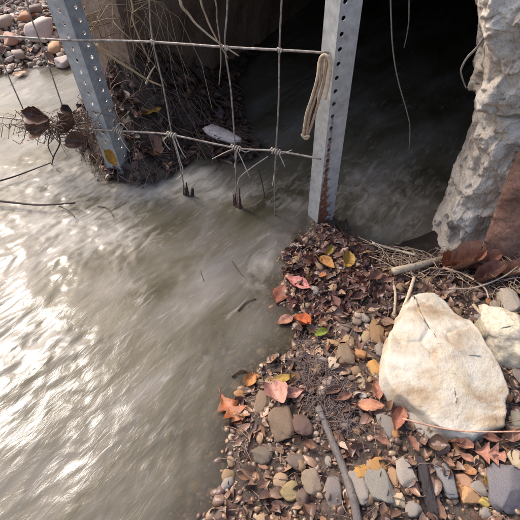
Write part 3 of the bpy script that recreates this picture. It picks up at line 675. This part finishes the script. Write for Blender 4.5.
# ------------------------------------------------------------------ named stones
for a in [(376, 332, 15, 27, (140, 104, 60), 'tall ochre brown stone near the left edge of the limestone slab', 8), (372, 314, 12, 9, (196, 164, 128), 'small tan stone just above the tall ochre stone'),
          (366, 338, 10, 12, (186, 156, 112), 'tan pebble touching the left side of the tall ochre stone'), (380, 351, 15, 15, (140, 128, 122), 'grey angular stone just below the tall ochre stone'),
          (347, 357, 22, 21, (132, 108, 82), 'largest round olive brown pebble in the middle of the gravel'), (333, 345, 14, 10, (172, 132, 86), 'tan oval pebble upper left of the round olive brown pebble', 20),
          (334, 366, 14, 15, (222, 196, 170), 'cream pebble lower left of the round olive brown pebble'), (349, 342, 11, 13, (170, 138, 96), 'ochre pebble directly above the round olive brown pebble'),
          (320, 364, 9, 9, (178, 150, 122), 'small tan pebble left of the cream pebble'), (374, 369, 12, 15, (210, 150, 68), 'orange yellow stone at the lower left edge of the limestone slab'),
          (360, 382, 10, 13, (200, 176, 142), 'light tan pebble below the round olive brown pebble'), (356, 372, 11, 9, (150, 118, 84), 'brown pebble right under the round olive brown pebble'),
          (363, 397, 9, 7, (224, 212, 200), 'small white pebble above the salmon leaf'), (303, 391, 10, 11, (214, 164, 146), 'round pink pebble right of the narrow pink leaf'),
          (328, 384, 14, 12, (168, 142, 130), 'dull mauve pebble in the root mat'), (264, 402, 18, 30, (126, 104, 80), 'tall brown wet stone at the water edge below the olive yellow leaf', 10),
          (282, 425, 28, 32, (124, 98, 74), 'largest round brown wet stone at the water edge', -12), (303, 428, 22, 22, (92, 62, 54), 'dark red brown wet stone right of the largest wet stone'),
          (388, 428, 16, 28, (132, 126, 120), 'grey upright stone below the salmon leaf', -22), (363, 473, 19, 15, (196, 140, 58), 'ochre yellow stone, left of the touching pair at the bottom'), (378, 467, 18, 15, (190, 132, 62), 'ochre orange stone, right of the touching pair at the bottom'),
          (312, 484, 22, 26, (142, 124, 104), 'tan grey flat stone left of the grey driftwood'), (334, 493, 19, 30, (126, 118, 114), 'dark grey flat stone beneath the grey driftwood'), (357, 489, 21, 32, (150, 142, 134), 'mid grey flat stone right of the driftwood end', -8),
          (380, 490, 26, 38, (138, 136, 128), 'pale grey blocky stone standing at the bottom edge'), (398, 499, 13, 18, (218, 192, 156), 'cream stone at the bottom edge right of the blocky grey stone', -20), (393, 477, 10, 20, (192, 146, 104), 'narrow tan stone right of the ochre pair', -10),
          (407, 477, 23, 32, (176, 164, 152), 'whitish grey stone beside the dark wood sliver'), (418, 420, 24, 40, (188, 178, 166), 'pale upright stone leaning under the lower left of the slab', -30), (446, 480, 18, 34, (126, 128, 134), 'blue grey stone standing right of the purple brown stone', -6),
          (432, 488, 15, 40, (124, 92, 86), 'purple brown long stone at the bottom edge', 2), (464, 482, 17, 16, (206, 150, 112), 'orange pink stone above the bottom edge'), (469, 498, 19, 17, (214, 160, 104), 'orange tan stone at the bottom edge left of the yellow stone'),
          (484, 502, 13, 10, (214, 182, 84), 'small yellow stone at the bottom edge'), (514, 461, 15, 18, (228, 204, 164), 'cream stone at the right edge above the blue grey boulder'), (506, 492, 44, 42, (112, 112, 122), 'big blue grey stone in the bottom right corner', 10),
          (460, 440, 7, 8, (230, 214, 196), 'tiny white pebble below the limestone slab'), (517, 427, 13, 28, (150, 146, 124), 'greenish grey stone at the right edge below the slab'), (506, 303, 22, 20, (220, 204, 180), 'small pale stone resting behind the yellowish white stone'),
          (518, 262, 12, 18, (160, 146, 136), 'grey stone at the right edge under the reddish block'), (518, 374, 14, 20, (120, 108, 100), 'dark grey stone right of the limestone slab'),
          (393, 395, 12, 12, (214, 204, 194), 'white chip at the lower left corner of the slab'), (440, 448, 18, 14, (150, 116, 104), 'dull pink flat stone below the rust red leaf'),
          (300, 356, 10, 8, (150, 120, 104), 'small mauve pebble at the shore'), (345, 330, 12, 9, (120, 98, 84), 'dark brown pebble right of the green leaf'), (357, 322, 11, 9, (150, 128, 112), 'small grey brown pebble above the ochre pebble'),
          (295, 462, 20, 18, (110, 92, 80), 'dark wet stone in the shallows near the bottom'), (262, 455, 24, 20, (104, 92, 78), 'flat dark stone under shallow water near the bottom'), (292, 492, 24, 18, (164, 142, 92), 'yellowish stone in the shallows at the bottom edge'),
          (346, 425, 14, 12, (122, 108, 98), 'small dark grey stone under the root mat')]:
    px, py, w_, h_, c_, lb_ = a[:6]; an = a[6] if len(a) > 6 else random.uniform(-30, 30)
    big = max(w_, h_) > 26
    stone(px, py, w_, h_, c_, lb_, an, .55 if not big else .5, .30, rough=.5, me=stone_mesh(int(px * 7 + py), 4, .3, .28, .09) if max(w_, h_) > 13 else None)
# rocks on the far gravel bar
for px, py, w_, h_, c_, lb_ in [(44, 38, 24, 20, (214, 196, 186), 'largest whitish rock on the far gravel bar'), (55, 51, 13, 13, (216, 170, 128), 'orange rock just below the whitish rock on the gravel bar'), (5, 26, 14, 16, (176, 164, 150), 'grey rock at the top left edge of the gravel bar'),
                                (26, 22, 13, 9, (206, 150, 116), 'orange pink rock near the top of the gravel bar'), (12, 44, 14, 10, (196, 150, 128), 'pinkish rock behind the upper wire at far left'), (20, 58, 12, 8, (186, 168, 156), 'flat pale rock near the edge of the gravel bar'),
                                (64, 66, 14, 10, (200, 184, 176), 'pale rock at the water edge left of the left post'), (92, 20, 12, 10, (210, 190, 168), 'pale rock right behind the top of the left post'), (36, 14, 12, 9, (150, 128, 118), 'brown rock beside the second stay wire at the top'), (64, 24, 11, 8, (208, 186, 170), 'cream rock right of the whitish rock')]:
    stone(px, py, w_, h_, c_, lb_, random.uniform(-20, 20), .8, .2, rough=.75, name='rock', cat='rock', me=stone_mesh(int(px * 3 + py), 3, .35, .3, .08))
slab('shadow_slab', [(374, 254), (398, 245), (425, 234), (456, 220), (476, 236), (446, 262), (396, 264)], .010, stone_mat((46, 38, 36), .45, 40), 'low black slab added as the shadow in the water against the wing wall foot', 'shadow', .10, .012, 4.4, 0, 0, 16, 64, .004)  # dark slab added to stand for the deep shadow beside the wall
slab('flat_rock', [(203, 126), (212, 124), (228, 130), (240, 138), (228, 138), (210, 132)], .12, stone_mat((186, 176, 176), .7), 'thin pale grey flat rock on the bank inside the culvert mouth', 'rock', .02, .004, 2.2, 0, 0, 12, 48, .004)

# ------------------------------------------------------------------ sticks, twigs and roots
def stick(pp, r0, r1, col, label, name='twig', lift=.01, cat='twig', jag=.12, seg=8, plane=None, group=None):
    pts = [(PT(a, b) + Vector((0, 0, lift + r0))) if plane is None else plane(a, b) for a, b in pp]
    return tag(tube_obj(name, pts, r0, r1, wood_mat(col), None, seg, jag), label, cat, group)
stick([(391, 279), (415, 273), (446, 264)], .011, .008, (182, 164, 140), 'thick broken stick with bleached bark below the dark culvert water', 'broken_stick', .02, 'stick', .08, 12)
stick([(370, 251), (390, 257), (412, 263)], .0045, .0035, (206, 188, 164), 'thin bleached stick slanting above the thick broken stick', lift=.03)
stick([(392, 254), (410, 257), (414, 268)], .0022, .0016, (150, 130, 112), 'bent brown twig beside the thin bleached stick', lift=.03)
stick([(412, 284), (406, 302), (396, 326), (388, 345)], .0050, .0035, (196, 176, 150), 'pale stick running down the left side of the limestone slab', lift=.02)
stick([(391, 282), (394, 298), (393, 318)], .0045, .003, (164, 146, 126), 'grey stick pointing down from the thick broken stick', lift=.012)
stick([(440, 275), (462, 283), (480, 296), (484, 306)], .0026, .002, (190, 164, 138), 'arching pale vine under the big red brown leaf', lift=.03)
stick([(445, 298), (470, 297), (498, 286), (512, 276)], .0026, .0018, (196, 172, 148), 'thin pale vine crossing above the yellowish white stone', lift=.035)
stick([(466, 318), (482, 338), (496, 352), (502, 362)], .0040, .003, (168, 146, 122), 'brown stick along the right edge of the limestone slab', lift=.05)
stick([(398, 428), (430, 436), (455, 440), (485, 441), (530, 440)], .0018, .0014, (206, 152, 128), 'long thin pinkish vine crossing below the limestone slab', lift=.04)
stick([(318, 410), (330, 440), (342, 470), (352, 500), (358, 530)], .0075, .0085, (96, 88, 84), 'grey driftwood root lying down the bank between the stones', 'driftwood', .006, 'stick', .16, 12)
o_ = stone(424, 486, 11, 52, (60, 52, 54), 'dark wet wood sliver at the bottom edge', -2, 1.3, .1, name='wood_sliver', cat='stick', me=stone_mesh(77, 4, .25, .6, .12)); o_.material_slots[0].link = 'OBJECT'; o_.material_slots[0].material = wood_mat((60, 52, 54), .5)
stick([(-20, 190), (10, 184), (53, 168)], .0042, .0020, (62, 50, 46), 'straight dark twig sticking out over the foam at far left', lift=.02)
stick([(-20, 204), (10, 207), (42, 210), (77, 208)], .0048, .0026, (70, 56, 52), 'longer curved dark twig over the foam, the lower of two', lift=.018)
stick([(60, 209), (70, 214), (76, 220)], .0020, .0012, (74, 60, 54), 'short forked tip of twig below the curved dark twig', lift=.012)
stick([(98, 208), (108, 210), (114, 218)], .0022, .0014, (92, 76, 64), 'small bent twig floating right of the curved dark twig', lift=.006)
stick([(56, 126), (60, 142), (54, 156), (51, 168)], .0034, .0022, (70, 58, 54), 'dark twig hanging from the left knot of the lower wire', plane=lambda a, b: PV(a, b, FA, FB))
stick([(52, 130), (49, 144), (54, 156)], .0026, .0018, (80, 66, 60), 'curved twig looping beside the hanging dark twig at left', plane=lambda a, b: PV(a, b, FA, FB) + Vector((0, -.01, 0)))
stick([(203, 256), (200, 268), (204, 282)], .0020, .0014, (84, 70, 56), 'thin dark twig upright in the open water', lift=.002)
stick([(232, 262), (240, 274), (246, 280)], .0018, .0012, (84, 68, 56), 'short thin twig slanting in the water left of the pink leaf', lift=.003)
stick([(238, 312), (246, 304), (256, 300)], .0020, .0012, (62, 46, 40), 'short dark twig in the shallow water mid stream', lift=.004)
stick([(232, 378), (244, 372), (258, 380)], .0032, .002, (70, 54, 46), 'wet dark twig above the orange tan leaf', lift=.006)
stick([(237, 186), (240, 176), (252, 166), (268, 155)], .0022, .0016, (170, 150, 134), 'thin pale twig caught between two fence knots', plane=lambda a, b: PV(a, b, FA, FB) + Vector((0, -.008, 0)))
def splinters(name, base, n, wpx, hpx, col, label, cat, r):
    V, Fc = [], []; rr = random.Random(len(label)); o0 = PV(*base, FA, FB)
    for k in range(n):
        ox, hh = rr.uniform(-.5, .5) * wpx, hpx * rr.uniform(.35, 1); a = PV(base[0] + ox, base[1] + 4, FA, FB) + Vector((0, rr.uniform(-.008, .008), 0))
        b = PV(base[0] + ox * 1.1 + rr.uniform(-2, 2), base[1] - hh, FA, FB) + Vector((0, rr.uniform(-.008, .008), 0)); m_ = (a + b) / 2 + Vector((rr.uniform(-.004, .004), 0, 0))
        tube([p - o0 for p in smooth_path([a, m_, b], 4)], r * rr.uniform(.6, 1.2), r * .25, 6, .3, V, Fc)
    return tag(obj(name, mesh(name, V, Fc, False), wood_mat(col), None, o0), label, cat)
splinters('wood_stub', (188, 203), 9, 9, 24, (58, 48, 42), 'dark rotten stub of wood standing in the water under the wire', 'wood', .0085)
splinters('bark_scrap', (237, 205), 6, 8, 18, (92, 56, 48), 'reddish wet bark scrap caught on the fence stay', 'bark', .0062)
stick([(330, 216), (338, 228), (345, 240)], .0032, .0024, (52, 42, 38), 'dark stick in the water right of the post foot', lift=.01)
stick([(345, 226), (346, 236)], .005, .004, (48, 38, 36), 'short black stick upright behind the litter', lift=.02)
stick([(258, 170), (262, 184), (265, 200)], .0022, .0016, (62, 50, 46), 'dark thin twig dangling between two fence stays', plane=lambda a, b: PV(a, b, FA, FB) + Vector((0, .01, 0)))
# hanging roots in the culvert mouth
def hang(pp, r0, r1, col, label, y, rough=.1, anchor=None): return tag(tube_obj('hanging_root', ([anchor] if anchor is not None else []) + [PY(a, b, y) for a, b in pp], r0, r1, wood_mat(col), None, 6, rough), label, 'root')
hang([(388, -135), (390, -30), (391, 14), (393, 50), (398, 80), (407, 112), (410, 128), (409, 150)], .0028, .0016, (150, 140, 132), 'longest thin pale root hanging in the dark culvert mouth', 1.42)
hang([(408, -135), (409, -30), (409, 16), (407, 34), (404, 48)], .0034, .0012, (120, 110, 104), 'short pale root hanging right of the longest root', 1.40)
hang([(498, -10), (488, 28), (478, 46), (467, 58), (461, 70), (463, 80), (466, 88)], .0042, .0016, (140, 130, 124), 'thick root curling out from the top of the wing wall', 1.12)
hang([(178, -15), (190, 16), (205, 32), (222, 45), (239, 56)], .0042, .0018, (188, 166, 140), 'pale straw stem slanting across the top wire', 1.28, anchor=LC(-0.24, .02, .90))
hang([(198, -15), (206, 16), (216, 38), (228, 58)], .0032, .0016, (176, 152, 126), 'straw stem right of the slanting pale stem', 1.27, anchor=LC(-0.24, .02, .90))
hang([(211, -15), (217, 20), (221, 55), (219, 85)], .0024, .0014, (150, 130, 112), 'thin drooping straw just left of the fence stay', 1.26, anchor=LC(-0.29, .02, .90))
hang([(96, 44), (110, 56), (132, 70), (148, 80), (162, 86)], .0052, .0026, (176, 150, 116), 'long arching dry root on the bank right of the left post', 1.55)
hang([(128, -10), (133, 20), (142, 44), (150, 62)], .0040, .0022, (186, 162, 126), 'pale dry grass stem hanging at the bank top', 1.6, anchor=LC(-.62, .03, .90))
hang([(146, 84), (150, 74), (155, 66)], .0044, .0022, (190, 172, 150), 'short pale broken twig sticking up from the bank', 1.6)

# ------------------------------------------------------------------ loose litter that nobody could count
class Stuff:
    def __init__(s): s.V, s.F, s.UV, s.n = [], [], [], 0
    def add(s, V, Fc, UV=None):
        s.V.append(np.asarray(V, float)); s.F += [tuple(i + s.n for i in f) for f in Fc]; s.UV += (UV if UV is not None else [(.5, .5)] * len(V)); s.n += len(V)
    def build(s, name, mat, label, cat):
        o = obj(name, mesh(name, np.concatenate(s.V), s.F, True, s.UV), mat); o['label'] = label; o['category'] = cat; return kind(o, 'stuff')
def variegated(name, cols, rough, scale_id=True):
    """a colour for each piece from its own UV id"""
    m, n, l, b = newmat(name); uv = n.new('ShaderNodeUVMap'); wn = n.new('ShaderNodeTexWhiteNoise'); wn.noise_dimensions = '2D'; l.new(uv.outputs[0], wn.inputs['Vector'])
    tc = n.new('ShaderNodeTexCoord'); k = len(cols)
    c = ramp(n, l, wn.outputs['Value'], [(i / k, S2(cc)) for i, cc in enumerate(cols)], 'CONSTANT')
    g = ramp(n, l, noise(n, l, 300, 4, .7, tc.outputs['Object']), [(.3, (.5, .45, .42, 1)), (.5, (1, 1, 1, 1)), (.75, (1.25, 1.22, 1.2, 1))])
    l.new(mixc(n, l, .9, c, g, 'MULTIPLY'), b.inputs['Base Color']); b.inputs['Roughness'].default_value = rough
    bump(n, l, b, noise(n, l, 400, 5, .6, tc.outputs['Object']), .5, .001); return m
GCOL = [(132, 106, 84), (156, 130, 106), (108, 86, 74), (168, 144, 122), (92, 76, 70), (146, 108, 76), (126, 112, 106), (82, 64, 60), (150, 116, 98), (116, 90, 68), (100, 80, 76)]
LCOL = [(104, 76, 62), (130, 96, 76), (86, 64, 56), (148, 112, 88), (114, 92, 78), (74, 56, 52), (160, 128, 104), (98, 70, 64), (136, 104, 92), (124, 100, 84), (92, 72, 60)]
R = np.random.RandomState(21)
def rotm(a, b, c): return np.array(Matrix.Rotation(c, 3, 'Z') @ Matrix.Rotation(b, 3, 'Y') @ Matrix.Rotation(a, 3, 'X'))
gv, gf = ICO[2]
def scatter(n, x0, x1, y0, y1, test):
    X = R.uniform(x0, x1, n * 6); Y = R.uniform(y0, y1, n * 6); k = test(X, Y); X, Y = X[k][:n], Y[k][:n]; return X, Y, terrain(X, Y)
on_bank = lambda X, Y: (sdf(X, Y, BANK) > -.07)
on_bank_dry = lambda X, Y: (sdf(X, Y, BANK) > .01)
on_mound = lambda X, Y: (sdf(X, Y, MOUND) > -.01) & (terrain(X, Y) < .7)
on_gravel = lambda X, Y: (sdf(X, Y, GRAVEL) > -.1) & (X < -.75)
pv = []
for s_ in range(10):
    V = gv * (1 + .3 * perlin(gv[:, 0] * 1.3 + s_ * 5, gv[:, 1] * 1.3, gv[:, 2] * 1.3))[:, None]
    for _ in range(7):
        nn = R.normal(size=3); nn /= np.linalg.norm(nn); V = V - np.outer(np.maximum(V @ nn - R.uniform(.45, .8), 0), nn)
    pv.append(V * np.array([1, R.uniform(.6, .95), R.uniform(.4, .7)]))
st = Stuff()
X, Y, Z = scatter(9500, -.3, .95, .1, 1.25, on_bank)
for x, y, z in zip(X, Y, Z):
    r = .0022 + .0085 * R.rand() ** 2.0; V = (pv[R.randint(10)] * r) @ rotm(R.uniform(-.5, .5), R.uniform(-.5, .5), R.uniform(0, 6.28)).T + np.array([x, y, z + r * .15]); u = (R.rand(), R.rand()); st.add(V, gf, [u] * len(V))
X, Y, Z = scatter(520, -.4, .35, .1, 1.2, lambda a, b: (sdf(a, b, BANK) < .02) & (sdf(a, b, BANK) > -.24))
for x, y, z in zip(X, Y, Z):
    r = .005 + .016 * R.rand() ** 1.6; V = (pv[R.randint(10)] * r) @ rotm(R.uniform(-.3, .3), R.uniform(-.3, .3), R.uniform(0, 6.28)).T + np.array([x, y, z + r * .2]); u = (R.rand(), R.rand()); st.add(V, gf, [u] * len(V))
st.build('fine_gravel', variegated('fine_gravel', GCOL, .34), 'fine wet brown gravel covering the near bank', 'gravel')
st = Stuff()
X, Y, Z = scatter(5200, -2.1, -.8, 2.3, 3.9, on_gravel)
for x, y, z in zip(X, Y, Z):
    r = .007 + .024 * R.rand() ** 2.6; V = (pv[R.randint(10)] * r) @ rotm(R.uniform(-.5, .5), R.uniform(-.5, .5), R.uniform(0, 6.28)).T + np.array([x, y, z + r * .2]); u = (R.rand(), R.rand()); st.add(V, gf, [u] * len(V))
st.build('gravel_bar', variegated('gravel_bar', [(168, 152, 140), (190, 174, 160), (142, 122, 108), (176, 146, 124), (136, 124, 116), (200, 188, 176), (112, 92, 82), (152, 132, 118)], .75), 'sunlit pale gravel of the far bar at upper left', 'gravel')
# leaf fragments
def small_leaf(s_):
    nu, nv = 7, 4; V, Fc, r = [], [], np.random.RandomState(s_); wr = r.uniform(.35, .7); c1, c2, f = r.uniform(-.6, .9), r.uniform(-.5, .8), r.uniform(-.3, .6)
    for i in range(nu):
        u = i / (nu - 1); hw = wr * .5 * max(.04, math.sin(math.pi * u ** .8)) * (1 + .3 * float(perlin(u * 5, s_ * 2.3, 0)))
        for j in range(nv):
            v = j / (nv - 1) * 2 - 1; V.append((u - .5, hw * v, c1 * (u - .5) ** 2 + c2 * v * v * hw + f * abs(v) * hw))
    for i in range(nu - 1):
        for j in range(nv - 1): a = i * nv + j; Fc.append((a, a + nv, a + nv + 1, a + 1))
    return np.array(V), Fc
SLV = [small_leaf(i) for i in range(14)]
def litter(name, n, box, test, smin, smax, cols, rough, label, lift=.004, tilt=.5):
    st = Stuff(); X, Y, Z = scatter(n, *box, test)
    for x, y, z in zip(X, Y, Z):
        V, Fc = SLV[R.randint(14)]; s = smin + (smax - smin) * R.rand() ** 1.8; u = (R.rand(), R.rand())
        st.add((V * s) @ rotm(R.normal(0, tilt), R.normal(0, tilt), R.uniform(0, 6.28)).T + np.array([x, y, z + lift + s * .08]), Fc, [u] * len(V))
    return st.build(name, variegated(name, cols, rough), label, 'leaf litter')
litter('leaf_litter', 3400, (-.2, .95, .1, 1.2), on_bank_dry, .008, .044, LCOL, .32, 'dead brown leaf fragments strewn over the near bank')
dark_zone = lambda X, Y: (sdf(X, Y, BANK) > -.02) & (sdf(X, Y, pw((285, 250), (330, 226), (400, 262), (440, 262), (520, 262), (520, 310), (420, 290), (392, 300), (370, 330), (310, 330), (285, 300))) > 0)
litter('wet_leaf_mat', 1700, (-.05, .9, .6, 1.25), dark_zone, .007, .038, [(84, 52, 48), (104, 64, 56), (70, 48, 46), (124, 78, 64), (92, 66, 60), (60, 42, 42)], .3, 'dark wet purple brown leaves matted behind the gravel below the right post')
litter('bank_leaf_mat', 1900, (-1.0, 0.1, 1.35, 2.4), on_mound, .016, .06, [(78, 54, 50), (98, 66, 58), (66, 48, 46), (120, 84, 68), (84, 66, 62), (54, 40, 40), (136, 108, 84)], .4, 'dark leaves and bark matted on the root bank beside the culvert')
litter('gravel_bar_leaves', 700, (-2.1, -.8, 2.4, 3.9), on_gravel, .03, .08, [(178, 136, 112), (150, 108, 88), (130, 98, 84), (190, 160, 138), (104, 78, 68)], .6, 'dry leaves scattered on the far gravel bar')
# fine twigs, rootlets, dry grass
def strands(name, n, gen, mat, label, cat):
    st = Stuff()
    for _ in range(n):
        pts, r0 = gen(); V, Fc = tube(pts, r0, r0 * .5, 4, 0, cap=False); st.add([tuple(v) for v in V], Fc)
    return st.build(name, mat, label, cat)
POOL = {}
def ground_twig(box, test, l0, l1, r0, r1, lift=.008):
    key = (box, id(test))
    if not POOL.get(key): POOL[key] = list(zip(*scatter(700, *box, test)))
    X, Y, Z = [[q] for q in POOL[key].pop()]
    a = R.uniform(0, 6.28); L = R.uniform(l0, l1); bend = R.normal(0, .5); pts = []
    for i in range(5):
        t = i / 4 - .5; x = X[0] + math.cos(a + bend * t) * L * t; y = Y[0] + math.sin(a + bend * t) * L * t; pts.append((x, y))
    q = terrain(np.array([p[0] for p in pts]), np.array([p[1] for p in pts])); zz = np.maximum(q, np.linspace(q[0], q[-1], 5)); lf = lift * R.rand() + .002
    return [Vector((pts[i][0], pts[i][1], float(zz[i]) + lf + .006 * math.sin(i * 1.3))) for i in range(5)], R.uniform(r0, r1)
BX = (-.05, .9, .12, 1.15)
strands('fine_twigs', 420, lambda: ground_twig(BX, on_bank_dry, .03, .12, .0006, .0016), wood_mat((128, 104, 90)), 'fine dead twigs scattered over the near bank', 'twigs')
heap = lambda X, Y: (sdf(X, Y, pw((372, 250), (440, 256), (500, 262), (520, 300), (500, 320), (470, 316), (440, 292), (396, 296), (376, 280))) > 0)
strands('twig_tangle', 260, lambda: ground_twig((.2, .8, .7, 1.1), heap, .04, .16, .0007, .0019, .03), wood_mat((176, 152, 130)), 'tangle of thin pale twigs and roots at the foot of the wing wall', 'twigs')
mat_zone = lambda X, Y: (sdf(X, Y, pw((296, 330), (322, 372), (345, 410), (352, 450), (330, 460), (312, 420), (292, 372))) > 0)
strands('root_mat', 330, lambda: ground_twig((0, .35, .2, .9), mat_zone, .03, .10, .0005, .0011, .012), wood_mat((98, 84, 82)), 'fine grey fibrous rootlets matted along the water edge', 'roots')
strands('bank_twigs', 520, lambda: ground_twig((-.9, .05, 1.38, 2.2), on_mound, .05, .18, .0008, .0022, .03), wood_mat((120, 98, 86)), 'thin dead twigs and rootlets on the root bank', 'twigs')
def grass_gen():
    px = R.uniform(84, 140); py = R.uniform(-20, 22); y = R.uniform(1.62, 1.86); a = PY(px, py, y); L = R.uniform(.08, .28); dx = R.normal(.6, .8); wv = R.normal(0, .05); wz = R.uniform(2, 7)
    pts = []
    for i in range(7):
        t = i / 6; pts.append(Vector((a.x + dx * L * .6 * t + wv * .7 * math.sin(t * 5), a.y - .10 * t + wv * math.sin(t * wz), a.z + wv * .8 * math.sin(t * wz + 1) + .05 * math.sin(t * 3.1) - L * t ** 1.4)))
    return pts, R.uniform(.0008, .0022)
strands('dry_grass', 46, grass_gen, wood_mat((142, 120, 94)), 'dry tan grass and roots draping down the bank behind the left post', 'grass')
def snag_gen():
    a = PV(R.normal(58, 22), R.normal(122, 6), FA, FB) + Vector((0, R.normal(0, .012), 0)); L = R.uniform(.04, .15); an = R.normal(0, .5) + (math.pi if R.rand() < .5 else 0); droop = R.uniform(.1, .9) * L; wv = R.normal(0, .02)
    return [a + Vector((math.cos(an) * L * t, R.normal(0, .003), math.sin(an) * L * .4 * t - droop * t * t + wv * math.sin(t * 6))) for t in (0, .2, .4, .6, .8, 1)], R.uniform(.0008, .0024)
strands('snagged_debris', 130, snag_gen, wood_mat((112, 90, 78)), 'tangled wet grass and bark snagged on the fence left of the left post', 'debris')

# ------------------------------------------------------------------ pebbles of the near bank, each its own
cnames = {(150, 122, 92): 'brown', (166, 138, 110): 'tan', (112, 92, 80): 'dark brown', (186, 164, 142): 'cream', (148, 138, 130): 'grey', (176, 126, 80): 'ochre'}
LM = [(*PT(a, b).xy, t) for a, b, t in ((322, 337, 'green leaf'), (303, 326, 'bright orange leaf'), (347, 357, 'round olive brown stone'), (376, 332, 'tall ochre stone'), (390, 380, 'left corner of the pale slab'), (370, 410, 'salmon leaf'),
      (303, 391, 'round pink stone'), (282, 425, 'largest round wet stone'), (334, 450, 'middle of the driftwood'), (350, 495, 'lower end of the driftwood'), (370, 470, 'ochre stone pair'), (380, 492, 'blocky grey stone'), (424, 485, 'dark wood sliver'),
      (437, 420, 'rust red leaf'), (487, 460, 'lobed pinkish leaf'), (506, 492, 'big blue grey stone'), (462, 490, 'orange pink stone'), (312, 484, 'tan grey flat stone'), (262, 455, 'flat dark stone in the shallows'), (292, 492, 'yellowish stone in the shallows'),
      (297, 287, 'rose pink leaf'), (345, 300, 'dark leaf mat'), (393, 318, 'grey stick by the slab'), (410, 450, 'whitish grey stone'), (333, 366, 'cream stone'), (318, 400, 'fibrous root mat'), (517, 427, 'greenish grey stone'), (500, 345, 'yellowish white stone'))]
X, Y, Z = scatter(190, -.15, .8, .14, 1.05, lambda a, b: (sdf(a, b, BANK) > .0) & ~heap(a, b))
keys = list(cnames)
for x, y, z in zip(X, Y, Z):
    c_ = keys[R.randint(len(keys))]; r = R.uniform(.009, .019); near = x > .3
    o = obj('pebble', PEB[R.randint(10)], stone_mat(c_, .5), None, (x, y, z + r * .22), (R.normal(0, .2), R.normal(0, .2), R.uniform(0, 6.28)), (r, r * R.uniform(.65, .95), r * R.uniform(.45, .7)))
    lm = min(LM, key=lambda q: (q[0] - x) ** 2 + (q[1] - y) ** 2)[2]; side = ''
    sz = 'tiny' if r < .012 else 'small' if r < .0155 else 'larger'
    tag(o, f'{sz} {cnames[c_]} pebble in the gravel by the {lm}', 'pebble', f'small {cnames[c_]} pebbles by the {lm}')
